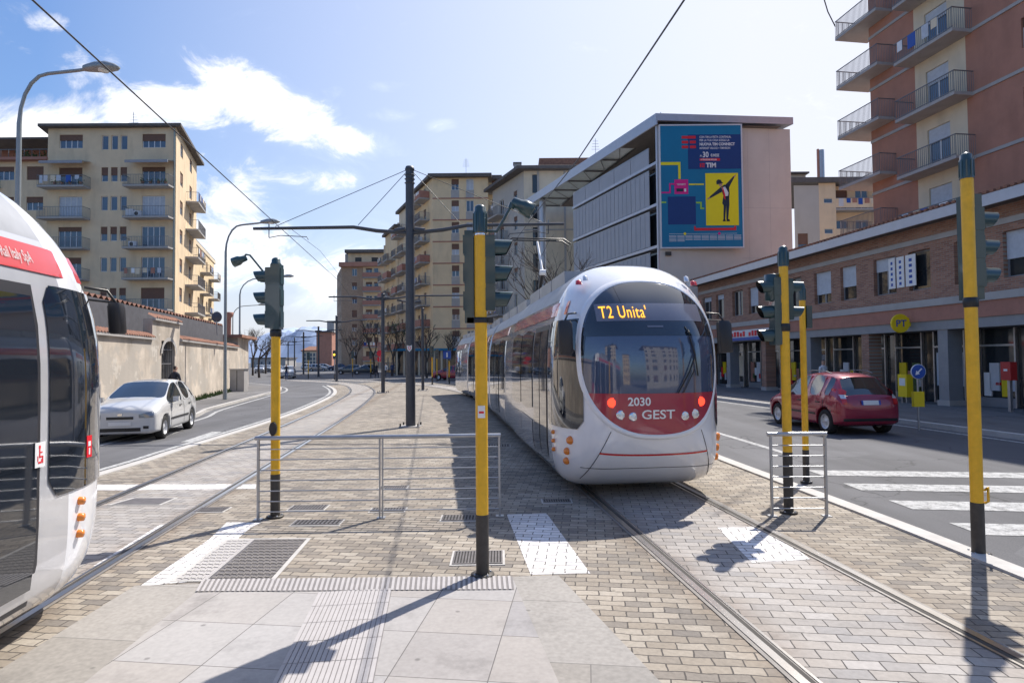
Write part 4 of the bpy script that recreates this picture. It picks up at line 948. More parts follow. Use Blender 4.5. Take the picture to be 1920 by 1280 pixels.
def chimney(root, x, y, z, w, h): b = MB(); b.box(x-w/2, x+w/2, y-w/2, y+w/2, z, z+h, 'concrete'); b.box(x-w/2-.08, x+w/2+.08, y-w/2-.08, y+w/2+.08, z+h, z+h+.15, 'roof_dark'); return b.build('chimney', root)
rnd = random.Random(3)
def zY(py, Y, s=1.0): return CAMH+(HZ-py)*Y/F
# ---- A : yellow block on the left
Y = 62.5; s = F/Y; X = lambda px: (px-960)/s
A0 = (X(84), Y); A1 = (X(327), Y)
ra = empty('apartment_building', (X(200), Y+6, 0), 'big yellow apartment building on the left, with three window columns and balconies facing the stop', 'building', 'blocks of flats')
wins, bals = [], []
off = 3
for fl, (yt, yb) in enumerate(((241, 267), (303, 341), (358, 400), (416, 457), (474, 515), (532, 573), (590, 631))):
    for c, (xa, xb) in enumerate(((106, 150), (263, 307))):
        full = fl > 0; h = (yb-yt)/s
        wins.append(((xa-84)/s, zY(yb+(1 if full else 0), Y), (xb-xa)/s, h, 4, (.0, .28, .0, .5, .3, .0, .4)[fl] if c == 0 else (.95, .22, .0, .42, .0, .5, .3)[fl], 'frame_white' if fl != 2 else 'frame_white', 'glass' if fl != 2 else 'curtain'))
        if full: bals.append(((xa-84-26)/s if c == 0 else (xa-84-24)/s, zY(yb+2, Y), 86/s, 1.15))
    for xa in (186, 204, 222):
        y0 = yt+2 if fl == 0 else yt+1; wins.append(((xa-84)/s, zY(y0+27, Y), 12.5/s, 27/s, 1, (0, .55, 0, .5, 0, .5, 0)[fl]*(1 if xa != 222 or fl != 2 else 0)))
facade(ra, A0, A1, 0, zY(229, Y), 'yellow_stucco', wins, bals)
dA = Vector((-.333, 1)).normalized(); A2 = (A1[0]+dA.x*12.3, A1[1]+dA.y*12.3)
wins, bals = [], []
for fl in range(8):
    z = zY(270, Y)-fl*3.1
    for a in (2.2, 7.6): wins.append((a, z, 1.5, 1.5, 2, .3*(fl % 2)))
    if fl: bals.append((5.4, z-.9, 5.2, 1.3))
facade(ra, A1, A2, 0, zY(229, Y), 'yellow_stucco', wins, bals)
roof(ra, [A0, A1, A2, (A0[0]+dA.x*12, Y+12)], zY(229, Y), .28, .9)
b = MB(); b.prism([(X(203), Y+3), (X(258), Y+3), (X(262), Y+9), (X(203), Y+9)], zY(226, Y), zY(212, Y), 'cream_stucco'); b.prism([(X(198), Y+2.4), (X(268), Y+2.4), (X(272), Y+9.6), (X(198), Y+9.6)], zY(212, Y), zY(208.5, Y), 'roof_dark'); b.build('penthouse', ra)
antenna(ra, X(200), Y+4, zY(226, Y), 3.2); chimney(ra, X(190), Y+3, zY(228, Y), .7, .7)
b = MB(); b.tube([(A1[0]-.12, Y-.1, 0), (A1[0]-.12, Y-.1, zY(232, Y))], .08, 'pipe', 8); b.build('downpipe', ra)
for xa in (86, 245):
    b = MB(); b.face([(X(xa), Y-.02, zY(293, Y)), (X(xa), Y-1.3, zY(299, Y)), (X(xa+80), Y-1.3, zY(299, Y)), (X(xa+80), Y-.02, zY(293, Y))], 'awning'); b.box(X(xa), X(xa+80), Y-1.36, Y-1.28, zY(303, Y), zY(298, Y), 'awning'); b.build('awning', ra)
for c, xx in enumerate((112, 125, 140, 160, 275, 290, 305, 318)):
    b = MB()
    for q in range(40):
        v = Vector((rnd.gauss(0, .16), rnd.gauss(0, .12), rnd.gauss(.2, .13))); p = Vector((X(xx), Y-1.05, zY(341, Y)+.05))+v; e = [Vector((rnd.uniform(-.1, .1), rnd.uniform(-.1, .1), rnd.uniform(-.1, .1))) for _ in range(3)]; b.face([p+e[0], p+e[1], p+e[2]], 'leaf')
    b.lathe([(.12, 0), (.16, .24)], (X(xx), Y-1.0, zY(341, Y)-.02), 'roof_tile', 8); b.build('potted_plant', ra)
b = MB(); b.box(X(243), X(257), Y-.95, Y-.5, zY(401, Y)+.02, zY(401, Y)+.72, 'frame_white'); b.build('air_conditioner', ra)
# A wing, lower left
wins, bals = [], []
for fl in range(6):
    yt = 302+57.5*fl
    for xa in (36, -20, -70): wins.append((X(xa)-X(-110), zY(yt+27, Y+1), 32/s, 26/s, 3, .12+.3*(fl % 2)))
    bals.append((X(-75)-X(-110), zY(yt+40, Y+1), 3.4, 1.1))
rw = ra
facade(rw, (X(-110), Y+.6), (X(84)-.003, Y+.6), 0, zY(288, Y), 'yellow_stucco', wins, bals)
b = MB(); b.box(X(-110), X(84)-.01, Y-.1, Y+1.2, zY(288, Y), zY(283, Y), 'terracotta'); b.box(X(-110), X(84)-.01, Y+5, Y+5.2, zY(283, Y), zY(238, Y), 'terracotta'); b.box(X(-110), X(83), Y+1.5, Y+6, zY(238, Y), zY(234.5, Y), 'roof_dark')
for i in range(14): xx = X(-110)+i*.8; b.box(xx, xx+.03, Y+.1, Y+.14, zY(283, Y), zY(268, Y), 'rail_metal')
b.box(X(-110), X(83), Y+.1, Y+.14, zY(268, Y), zY(267, Y), 'rail_metal'); b.build('roof_terrace', rw)
b = MB()
for cx, rr in ((18, .8), (55, 1.0), (5, .7), (72, .6)):
    for q in range(150):
        v = Vector((rnd.gauss(0, rr*.5), rnd.gauss(0, .4), abs(rnd.gauss(.6, .5)))); p = Vector((X(cx), Y+2.5, zY(283, Y)))+v; e = [Vector((rnd.uniform(-.18, .18), rnd.uniform(-.18, .18), rnd.uniform(-.18, .18))) for _ in range(3)]; b.face([p+e[0], p+e[1], p+e[2]], 'leaf')
b.build('terrace_plants', rw)
chimney(ra, X(60), Y+3, zY(236, Y), .5, .8)
# ---- B behind it
Yb = 84; sb = F/Yb; Xb = lambda px: (px-960)/sb
rb = empty('apartment_building', (Xb(375), Yb+6, 0), 'smaller yellow apartment building just right of and behind the big left one', 'building', 'blocks of flats')
p0, p1 = (Xb(340), Yb), (Xb(366), Yb); p2 = (p1[0]+dA.x*17, p1[1]+dA.y*17)
facade(rb, p0, p1, 0, zY(452, Yb), 'ochre_stucco', [(.6, zY(480+41*i, Yb), 1.1, 1.4, 2, .2) for i in range(4)])
wins, bals = [], []
for fl in range(6):
    z = zY(486+41.5*fl, Yb)
    for a in (1.5, 5.2, 9.0, 12.6): wins.append((a, z, 1.2, 1.5, 2, .25*((fl+int(a)) % 2), 'frame_white', 'glass_dark'))
    for a in (3.6, 11.4): bals.append((a, z-.8, 3.4, 1.3))
facade(rb, p1, p2, 0, zY(452, Yb), 'ochre_stucco', wins, bals)
roof(rb, [p0, p1, p2, (p0[0]+dA.x*17, Yb+17)], zY(452, Yb), .5, 1.1, 'cream_stucco'); roof(rb, [p0, p1, p2, (p0[0]+dA.x*17, Yb+17)], zY(452, Yb)+.5, .12, 1.0); chimney(rb, Xb(362)-4, Yb+6, zY(448, Yb), .8, .9)
# ---- C brick block far behind
Yc = 137; s_ = F/Yc; Xc = lambda px: (px-960)/s_
rc = empty('apartment_building', (Xc(680), Yc+8, 0), 'brown brick block of flats far down the street with a pinkish cornice', 'building', 'blocks of flats')
wins, bals = [], []
for fl in range(7):
    z = zY(514+26*fl, Yc)
    for i, xa in enumerate((660, 684)): wins.append(((xa-640)/s_-.0, z, 1.1 if i == 0 else 1.7, 1.6, 2, .3*((fl+i) % 2)))
facade(rc, (Xc(640), Yc), (Xc(681), Yc), 0, zY(497, Yc), 'brown_brick', [w for w in wins if w[0] < 4], [])
wins = [(.6, zY(514+26*fl, Yc), 1.4, 1.7, 2, .3*(fl % 2)) for fl in range(7)]+[(2.4, zY(514+26*fl, Yc), 1.0, 1.7, 1, .0) for fl in range(7)]
facade(rc, (Xc(681), Yc+.01), (Xc(730), Yc), 0, zY(497, Yc), 'yellow_stucco', wins, [(.1, zY(518+26*fl, Yc), 3.9, 1.2, 'terracotta') for fl in range(7)])
b = MB(); b.box(Xc(637), Xc(732), Yc-.9, Yc+12, zY(497, Yc), zY(489, Yc), 'salmon'); b.box(Xc(650), Xc(730), Yc+1, Yc+11, zY(489, Yc), zY(470, Yc), 'yellow_stucco'); b.box(Xc(646), Xc(733), Yc, Yc+11.5, zY(470, Yc), zY(464, Yc), 'roof_dark'); b.box(Xc(640), Xc(647), Yc+3, Yc+4, zY(489, Yc), zY(468, Yc), 'concrete')
for xa in (664, 695): b.box(Xc(xa), Xc(xa+12), Yc+.97, Yc+1.0, zY(486, Yc), zY(478, Yc), 'frame_dark')
b.build('cornice', rc)
facade(rc, (Xc(640)-5, Yc+14), (Xc(640), Yc), 0, zY(497, Yc), 'brown_brick', [(3+4*i, zY(514+26*fl, Yc), 1.1, 1.5, 1, .2) for i in range(3) for fl in range(6)])
# ---- D tall yellow block
Yd = 87; sD = F/Yd; Xd = lambda px: (px-960)/sD
rD = empty('apartment_building', (Xd(850), Yd+8, 0), 'tall yellow block with red floor bands and stepped balconies behind the tallest mast', 'building', 'blocks of flats')
dD = Vector((-.46, 1)).normalized()
q0 = (Xd(812), Yd); q1 = (Xd(917), Yd); zt = zY(330, Yd)
wins, bals, bands = [], [], []
for fl in range(10):
    y0 = 353+41*fl
    for i, xa in enumerate((848, 876)):
        wins.append(((xa-812)/sD, zY(y0, Yd), 1.05, 1.6, 2, .5*((fl*3+i) % 3 == 0), 'frame_white', ('glass', 'curtain')[(fl+i) % 2]))
    bands.append(zY(y0+15, Yd))
def dext(b, M, L):
    for a in (36/sD, 64/sD):
        for fl in range(10): zc_ = zY(353+41*fl, Yd); b.box(a-.06, a+1.11, -.02, 0, zc_-1.26, zc_-.03, 'concrete', M)
facade(rD, q0, q1, 0, zt, 'ochre_stucco', wins, [], dext, bands=bands)
# stepped left flank with balconies
pp = [Vector((q0[0], q0[1]))]
n_ = 3; seg = 8.9
cur = Vector(q0[:2]); stepz = [zt, zt-1.2, zt-3.5]
for k_ in range(n_):
    e = cur+dD*seg; wins, bals = [], []
    for fl in range(10-(k_ > 1)):
        z = zY(353+41*fl, Yd)-.2-(0 if k_ == 0 else .0)
        if z+1.6 > stepz[k_]: continue
        for a in (4.4, 7.6): wins.append((seg-a-.0, z-.6, 1.2, 2.0, 2, .3*((fl+k_) % 2), 'frame_white', 'glass_dark'))
        bals.append((seg-8.6, z-.62, 3.0, 1.5, 'terracotta' if fl % 3 == 1 else None, .12)); bals.append((seg-4.6, z-.62, 3.2, 1.5, 'terracotta' if fl % 3 == 0 else None, .12))
    facade(rD, e, cur, 0, stepz[k_], 'ochre_stucco' if k_ % 2 == 0 else 'cream_stucco', wins, bals)
    facade(rD, e-Vector((.3, 0)), e, 0, stepz[k_]-1.5, 'cream_stucco')
    roof(rD, [e, cur, cur+Vector((9, 1)), e+Vector((9, 1))], stepz[k_], .45, .8)
    cur = e-Vector((.3, 0))
b = MB(); b.box(Xd(858), Xd(940), Yd+3, Yd+9, zt+.45, zY(317, Yd), 'concrete'); b.box(Xd(855), Xd(943), Yd+2.6, Yd+9.4, zY(317, Yd), zY(314.5, Yd), 'roof_dark'); b.build('penthouse', rD)
roof(rD, [q0, q1, (q1[0], Yd+11), (q0[0], Yd+11)], zt+.004, .47, .95, name='roof'); antenna(rD, Xd(872), Yd+4, zY(315, Yd), 3)
wins = [(.5, zY(353+41*fl, Yd), 1.3, 2.1, 2, .3*(fl % 2)) for fl in range(10)]
facade(rD, (q1[0], Yd+1.6), (Xd(960), Yd+1.6), 0, zt-.3, 'ochre_stucco', wins, [(.1, zY(355+41*fl, Yd), 3.1, 1.3, None, .12) for fl in range(10)])
facade(rD, q1, (q1[0], Yd+1.6), 0, zt, 'ochre_stucco')
# ---- E grey block
Ye = 72; sE = F/Ye; Xe = lambda px: (px-960)/sE
rE = empty('apartment_building', (Xe(1040), Ye+8, 0), 'grey block of flats with dark eaves, half hidden by the canopy building', 'building', 'blocks of flats')
e0 = (Xe(985), Ye); e1 = (Xe(1150), Ye); e2 = (e0[0]+dD.x*9.5, e0[1]+dD.y*9.5); zt = zY(318, Ye)
wins, bals = [], []
for fl in range(8):
    z = zY(372+50*fl, Ye); wins.append((6.6, z, 1.0, 1.6, 1, .3, 'frame_white', 'glass_dark')); wins.append((2.3, z-.7, 1.3, 2.2, 2, .0, 'frame_white', 'glass_dark')); bals.append((.6, z-.75, 4.2, 1.4, None, .11))
facade(rE, e2, e0, 0, zt, 'grey_stucco', wins, bals)
facade(rE, e0, e1, 0, zt, 'cream_stucco', [(1.0, zY(360+50*fl, Ye), .7, 2.2, 1, .0, 'frame_dark', 'glass_dark') for fl in range(8)])
b = MB(); b.box(Xe(1010), Xe(1014), Ye-.05, Ye-.005, 0, zt, 'concrete'); b.box(Xe(1060), Xe(1064), Ye-.05, Ye-.005, 0, zt, 'concrete'); b.box(Xe(985), Xe(1150), Ye-.03, Ye-.002, zY(430, Ye)-.08, zY(430, Ye)+.08, 'concrete'); b.build('pilaster', rE)
roof(rE, [e0, e1, (e1[0], Ye+14), (e2[0], e2[1])], zt, .35, 1.3, peak=1.2); roof(rE, [(Xe(1020), Ye+2), (Xe(1140), Ye+2), (Xe(1140), Ye+10), (Xe(1020), Ye+10)], zt+1.2, .9, .4, 'roof_tile'); chimney(rE, Xe(972)+.1, Ye+3.5, zt+.3, .9, 1.6); antenna(rE, Xe(1128), Ye+3, zt+1.5, 3.4)
# ---- F canopy building with the hoarding
Yf = 45; sF = F/Yf; Xf = lambda px: (px-960)/sF
rF = empty('office_building', (Xf(1370), Yf+6, 0), 'modern pinkish building with grey side panels and glass canopy, carrying the huge poster', 'building')
dF = Vector((-.3626, 1)).normalized(); f0 = Vector((Xf(1240), Yf)); f1 = Vector((Xf(1502), Yf+1.0)); zt = zY(233, Yf)
def fext(b, M, L):
    for z in (9.4, 13.2): b.box(6.3, L, -.004, -.001, z, z+.015, 'concrete', M)
    for a in (6.9, 8.6): b.box(a, a+.012, -.004, -.001, 1, zt, 'concrete', M)
facade(rF, f0, f1, 0, zt, 'billboard_wall', extra=fext)
facade(rF, f1, f1+dF*16, 0, zt, 'billboard_wall')
# glazed, panelled flank
L_ = 14.6; e = f0+dF*L_; rz = math.atan2(-dF.y, -dF.x); M = Matrix.Translation((e.x, e.y, 0)) @ Matrix.Rotation(rz, 4, 'Z')
b = MB(); b.box(0, L_-.02, .5, .7, 0, zt-2.2, 'glass_dark', M); b.build('wall', rF)
Z = [zY(v, Yf) for v in (302, 382, 462, 542, 622)]
for i, z in enumerate(Z):
    b = MB(); b.box(0, L_, -.06, .5, z-.12, z+.10, 'fascia', M); b.build('floor_slab', rF)
    b = MB(); hgt = 2.42
    for k_ in range(5):
        a0, a1 = k_*(L_-1.3)/5, (k_+1)*(L_-1.3)/5
        b.box(a0+.03, a1-.03, .02, .07, z-hgt-.55, z-.35, 'grey_panel', M)
        for q in range(1, 4): b.box(a0+(a1-a0)*q/4-.01, a0+(a1-a0)*q/4+.01, .0, .02, z-hgt-.55, z-.35, 'grey_panel', M)
    b.box(0, L_-1.3, .0, .08, z-.35, z-.30, 'galv', M); b.build('panel_row', rF)
b = MB()
for k_ in range(5): a0, a1 = k_*(L_-1.3)/5, (k_+1)*(L_-1.3)/5; b.box(a0+.03, a1-.03, .02, .07, Z[0]+.12, Z[0]+1.35, 'grey_panel', M)
b.box(0, L_-1.3, .0, .08, Z[0]+1.36, Z[0]+1.42, 'galv', M); b.build('parapet', rF)
b = MB(); b.box(L_-.16, L_-.0, -.12, .3, 2, zt, 'fascia', M); b.build('corner_post', rF)
# canopy roof
Lc = 25.5; ec = f0+dF*Lc
ovh = .5; a = f0+Vector((-.2, -.25)); bb_ = f0+dF*Lc+Vector((-.6, 0)); w1 = Vector((1, .08))
zr = zY(232, Yf); th = zY(212, Yf)-zr
b = MB(); ins = 3.8
P1 = a; P2 = bb_; P3 = bb_+w1*9.4; P4 = f1+Vector((.15, -.25))
b.prism([(P1.x, P1.y), (P4.x, P4.y), ((P4+dF*22).x, (P4+dF*22).y), (P3.x, P3.y), (P2.x, P2.y)], zr+.25, zr+th, 'fascia')
b.build('roof', rF)
b = MB(); t0 = 5.5
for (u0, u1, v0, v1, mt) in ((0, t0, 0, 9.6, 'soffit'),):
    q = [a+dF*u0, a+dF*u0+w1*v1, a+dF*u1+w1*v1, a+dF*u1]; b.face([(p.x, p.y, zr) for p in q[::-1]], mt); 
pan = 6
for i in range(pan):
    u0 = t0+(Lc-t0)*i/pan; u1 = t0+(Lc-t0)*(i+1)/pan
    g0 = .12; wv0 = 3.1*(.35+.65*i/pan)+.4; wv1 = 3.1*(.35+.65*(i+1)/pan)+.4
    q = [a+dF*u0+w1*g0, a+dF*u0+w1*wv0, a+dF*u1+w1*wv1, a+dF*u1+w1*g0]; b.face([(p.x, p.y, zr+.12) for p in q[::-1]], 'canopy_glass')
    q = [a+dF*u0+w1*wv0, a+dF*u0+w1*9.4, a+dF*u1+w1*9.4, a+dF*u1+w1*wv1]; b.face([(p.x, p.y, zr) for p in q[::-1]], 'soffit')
    q = [a+dF*(u1-.08)+w1*0, a+dF*(u1-.08)+w1*wv1, a+dF*u1+w1*wv1, a+dF*u1+w1*0]; b.prism([(p.x, p.y) for p in q[::-1]][::-1], zr-.02, zr+.11, 'rail_metal')
    b.tube([(*(a+dF*u0+w1*g0), zr+.04), (*(a+dF*u1+w1*wv1), zr+.04)], .03, 'rail_metal', 4)
b.build('canopy', rF)
q = [a, a+w1*.12, bb_+w1*.12, bb_]
b = MB(); b.prism([(p.x, p.y) for p in q], zr-.05, zr+.249, 'fascia'); b.build('canopy_edge', rF)
pc = f0+dF*22.5+Vector((.15, 0)); b = MB(); b.tube([(pc.x, pc.y, 0), (pc.x, pc.y, zr-.05)], .35, 'fascia', 14); b.build('column', rF)
antenna(rF, Xf(1284), Yf+6, zr+th, 2.6, 3)
b = MB(); b.box(Xf(1440), Xf(1462), Yf+2, Yf+3, zr+th, zr+th+.2, 'roof_dark'); b.build('roof_hatch', rF)
b = MB(); b.box(Xf(1250), Xf(1261), Yf-.12, Yf-.01, zY(481, Yf), zY(474, Yf), 'frame_dark'); b.build('vent', rF)
# ---- the poster (a thing of its own on the wall)
bx0, bx1, bz0, bz1 = Xf(1243), Xf(1395), zY(466, Yf), zY(236, Yf); BW = bx1-bx0; BH = bz1-bz0
rB = empty('billboard', (bx0, Yf-.25, bz0), 'huge blue poster with a dancing man on a yellow field, hung on the pinkish wall', 'billboard')
def bp(u, v, y=0): return (bx0+u*BW, Yf-.20-y, bz0+(1-v)*BH)
b = MB(); b.box(bx0, bx1, Yf-.2, Yf-.03, bz0, bz1, 'board_blue'); b.build('board', rB)
b = MB(); 
for (x0, x1, z0, z1) in ((bx0-.1, bx0-.003, bz0-.1, bz1+.1), (bx1+.003, bx1+.1, bz0-.1, bz1+.1), (bx0-.003, bx1+.003, bz1+.003, bz1+.1), (bx0-.003, bx1+.003, bz0-.1, bz0-.003)): b.box(x0, x1, Yf-.22, Yf-.03, z0, z1, 'frame_white')
b.build('frame', rB)
def rect(b, u0, v0, u1, v1, mt, y=.006): b.face([bp(u0, v1, y), bp(u1, v1, y), bp(u1, v0, y), bp(u0, v0, y)], mt)
b = MB(); rect(b, .34, .075, .995, .36, 'board_navy'); rect(b, .08, .585, .425, .815, 'board_navy'); rect(b, .165, .445, .335, .565, 'board_pink'); b.build('coloured_panels', rB)
b = MB(); rect(b, .55, .395, .955, .825, 'board_yellow', .008); b.build('yellow_field', rB)
b = MB()
for q in ((.0, .30, .245, .325), (.215, .325, .245, .44)): rect(b, *q, 'board_yellow', .007)
b.build('yellow_ribbon', rB); b = MB(); rect(b, .345, .48, .53, .492, 'board_yellow', .007); b.build('yellow_ribbon', rB); b = MB()
for q in ((.0, .545, .12, .558), (.10, .475, .12, .545), (.12, .475, .165, .488)): rect(b, *q, 'board_pink', .007)
b.build('pink_ribbon', rB); b = MB()
for q in ((.0, .625, .06, .638), (.43, .63, .50, .643), (.48, .643, .50, .69), (.50, .678, .53, .69)): rect(b, *q, 'board_green', .007)
b.build('green_ribbon', rB); b = MB()
for q in ((.40, .845, .92, .866), (.40, .83, .42, .845), (.895, .83, .92, .845)): rect(b, *q, 'board_red', .007)
b.build('red_ribbon', rB)
b = MB()
for q in ((.265, .085, .44, .108), (.265, .125, .345, .148), (.365, .125, .44, .148), (.265, .165, .345, .188), (.365, .165, .44, .188), (.485, .272, .735, .292)): rect(b, *q, 'board_red', .010)
for q in ((.485, .312, .50, .345), (.505, .312, .545, .320), (.505, .325, .545, .333), (.505, .338, .545, .345)): rect(b, *q, 'board_red', .010)
b.build('logo', rB)
def bt(txt, u, v, h, al='LEFT', sx=1, bold=.004, mt='white'):
    return text('poster_text', txt, h*BH/.7, mt, bp(u, v, .012), (1, 0, 0), (0, 0, 1), rB, align=al, sx=sx, bold=bold, ext=.001)
bt('CON TIM LA FESTA CONTINUA,', .485, .104, .017, sx=.74); bt('PER LA TUA CASA SCEGLI LA', .485, .131, .017, sx=.78); bt('NUOVA TIM CONNECT', .485, .166, .022, sx=.86, bold=.012); bt('INTERNET VELOCE + TIMVISION', .485, .196, .016, sx=.76)
bt('A', .488, .258, .016); bt('30', .52, .262, .044, sx=.8, bold=.015); bt('€/MESE', .62, .258, .022, sx=.7, bold=.008); bt('ATTIVAZIONE INCLUSA', .495, .289, .012, sx=.72); bt('TIM', .56, .346, .036, bold=.02)
bt('TIM PARTY', .25, .492, .013, 'CENTER', sx=.8); 
b = MB(); rect(b, .19, .518, .275, .545, 'suit', .010); rect(b, .285, .52, .31, .545, 'white', .010)
for i in range(5): 
    for j in range(9): u0 = .09+j*.1; rect(b, u0, .905+i*.011, u0+.09 if not (i == 4 and j > 1) else u0, .909+i*.011, 'white', .010) if (i < 4 or j < 2) else None
rect(b, .09, .89, .93, .8925, 'white', .009)
for cx, m_ in ((.285, 'board_yellow'), (.71, 'board_pink')):
    c = bp(cx, .891, .013); b.face([(c[0]+.1*math.cos(a_), c[1], c[2]+.1*math.sin(a_)) for a_ in [2*math.pi*i/16 for i in range(16)]][::1], m_)
b.build('fine_print', rB)
# printed dancer: flat figure in a dark suit
b = MB()
def poly(pts, mt, y=.014): b.face([bp(.55+u*.405, .395+v*.43, y) for u, v in pts], mt)
poly([(.33, .16), (.38, .12), (.47, .13), (.50, .17), (.55, .19), (.34, .22)], 'suit'); poly([(.40, .185), (.50, .185), (.52, .23), (.46, .27), (.41, .24)], 'skin')
poly([(.46, .27), (.58, .22), (.72, .28), (.73, .40), (.72, .46), (.56, .47), (.52, .40)], 'suit'); poly([(.49, .28), (.60, .26), (.70, .38), (.68, .44), (.58, .45)], 'white', .016); poly([(.50, .27), (.53, .27), (.60, .42), (.60, .52), (.56, .48)], 'board_red', .017)
poly([(.60, .23), (.86, .06), (.88, .09), (.70, .30)], 'suit'); poly([(.86, .06), (.93, .03), (.93, .06), (.88, .09)], 'skin')
poly([(.46, .27), (.50, .36), (.14, .48), (.12, .45)], 'suit'); poly([(.12, .45), (.14, .48), (.07, .51), (.04, .49)], 'skin')
poly([(.54, .44), (.72, .45), (.72, .60), (.67, .90), (.62, .90), (.62, .62), (.58, .90), (.53, .90), (.54, .62), (.50, .58)], 'suit'); poly([(.64, .88), (.71, .88), (.73, .925), (.61, .925)], 'black', .016); poly([(.53, .88), (.59, .88), (.60, .925), (.50, .925)], 'black', .016)
b.build('printed_dancer', rB)
# ---- G long brick building with shops on the right
gx = lambda y: 19.58-.152*y
Y0, Y1 = 7.0, 42.7; g0 = Vector((gx(Y1), Y1)); g1 = Vector((gx(Y0), Y0)); Lg = (g1-g0).length
rG = empty('shop_building', (gx(25)+3, 25, 0), 'long low red brick building with dark shop fronts on the right', 'building')
wins = []
nb_ = 9; bay = Lg/nb_
for i in range(nb_):
    a = i*bay
    wins.append((a+.55, 4.55, 1.25, 1.55, 2, .25*(i % 3 == 0), 'shop_frame', 'glass_dark', 'curtain')); wins.append((a+2.45, 4.55, 1.05, 1.55, 1, .6*(i % 2), 'shop_frame', 'glass_dark', 'curtain'))
Pg, rz = facade(rG, g0, g1, 3.85, 7.0, 'red_brick', wins, d=.22)
MG = Matrix.Translation((g0.x, g0.y, 0)) @ Matrix.Rotation(rz, 4, 'Z')
b = MB(); b.box(-.3, Lg+.3, -.75, 7.5, 7.0, 7.22, 'roof_dark', MG); b.box(-.3, Lg+.3, -.80, -.753, 6.92, 7.3, 'fascia', MG)
b.face([tuple(MG @ Vector(v)) for v in ((-.3, -.80, 7.31), (Lg+.3, -.80, 7.31), (Lg+.3, 7.5, 8.6), (-.3, 7.5, 8.6))], 'roof_tile')
for i in range(150): b.lathe([(.09, 0), (.09, .35), (.0, .36)], (0, 0, 0), 'roof_tile', 6) if False else b.box(i*Lg/150, i*Lg/150+.13, -.84, -.6, 7.312, 7.40, 'roof_tile', MG)
b.build('roof', rG)
b = MB(); b.box(0, Lg, -.16, -.002, 3.30, 3.85, 'terracotta', MG); b.box(0, Lg, -.10, -.002, 2.95, 3.297, 'shop_frame', MG); b.box(0, Lg, -.22, -.002, 3.853, 4.12, 'concrete', MG); b.box(0, Lg, -.05, -.002, 6.35, 6.55, 'concrete', MG); b.build('fascia_band', rG)
b = MB(); b.box(-.0, Lg, 7.3, 7.5, 0, 7.0, 'red_brick', MG); b.box(-.2, 0, .0, 7.3, 0, 7.0, 'red_brick', MG); b.build('wall', rG)
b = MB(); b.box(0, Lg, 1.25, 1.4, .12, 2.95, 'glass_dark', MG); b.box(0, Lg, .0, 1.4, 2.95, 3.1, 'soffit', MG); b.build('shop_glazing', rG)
for i in range(nb_+1):
    b = MB(); a = i*bay-.22; b.box(a, a+.44, -.05, .55, .12, 2.95, 'shop_frame' if i % 2 else 'red_brick', MG); b.box(a-.05, a+.49, -.09, .6, .121, .32, 'concrete', MG); b.build('pillar', rG)
for i in range(nb_*2):
    a = i*bay/2+.3; b = MB(); w = bay/2-.55
    for q in (0, w-.06): b.box(a+q, a+q+.06, 1.12, 1.24, .12, 2.95, 'galv', MG)
    b.box(a+.06, a+w-.06, 1.12, 1.24, 2.3, 2.37, 'galv', MG); b.box(a+.06, a+w-.06, 1.12, 1.24, .12, .45 if i % 3 else .2, 'shop_frame', MG)
    if i % 4 == 1: b.box(a+.12, a+w-.12, 1.16, 1.22, .8, 2.1, ('curtain', 'cream_stucco', 'awning')[i % 3], MG)
    if i % 2 == 0:
        for q in range(5): x = a+.15+q*(w-.3)/5; b.box(x, x+.18+.1*((i+q) % 3), 1.19, 1.245, .5+.2*((i*3+q) % 3), 1.0+.35*((i+q) % 3), ('cloth_light', 'board_red', 'sign_yellow', 'curtain', 'terracotta', 'leaf', 'white')[(i*2+q) % 7], MG)
    else:
        b.box(a+w*.52, a+w*.55, 1.19, 1.245, .2, 2.3, 'galv', MG); b.box(a+w*.57, a+w*.60, 1.16, 1.19, 1.0, 1.4, 'chrome', MG); b.box(a+w*.1, a+w*.38, 1.22, 1.246, 1.2, 1.75, ('white', 'sign_yellow', 'board_red', 'cloth_light')[i % 4], MG)
    b.build('shop_front', rG)
for i in (2, 3, 4): pass
b = MB()
# white notice panels in an upper window
for i in range(3):
    a = Lg-(D(1670, 510, 30).y*0)-0
def onG(px, z, off=.0, Y=None):     # point on the G facade plane seen at px
    d = ray(px, 690); # solve X=gx(Y)
    t = 19.58/(d.x/d.y+.152); return Vector((gx(t)-off*.98, t-off*.15, z))
def Gbox(b, px0, px1, z0, z1, o0, o1, mt):
    p = onG(px0, 0); q = onG(px1, 0); a0 = (Vector((p.x, p.y))-g0).length; a1 = (Vector((q.x, q.y))-g0).length; b.box(a0, a1, -o1, -o0, z0, z1, mt, MG)
b = MB()
for q in ((1673, 1685), (1688, 1702), (1705, 1724)):
    Gbox(b, q[0], q[1], 4.75, 6.0, .02, .05, 'white')
    for k_ in range(5): Gbox(b, q[0]+(q[1]-q[0])*.35, q[0]+(q[1]-q[0])*.65, 4.85+k_*.22, 4.97+k_*.22, .051, .055, 'sign_blue')
b.build('notice_panels', rG)
def signbox(name, px0, px1, z0, z1, mt, label, cat, off=.30):
    b = MB(); Gbox(b, px0, px1, z0, z1, .225, off, mt); o = b.build(name); return tag(o, label, cat)
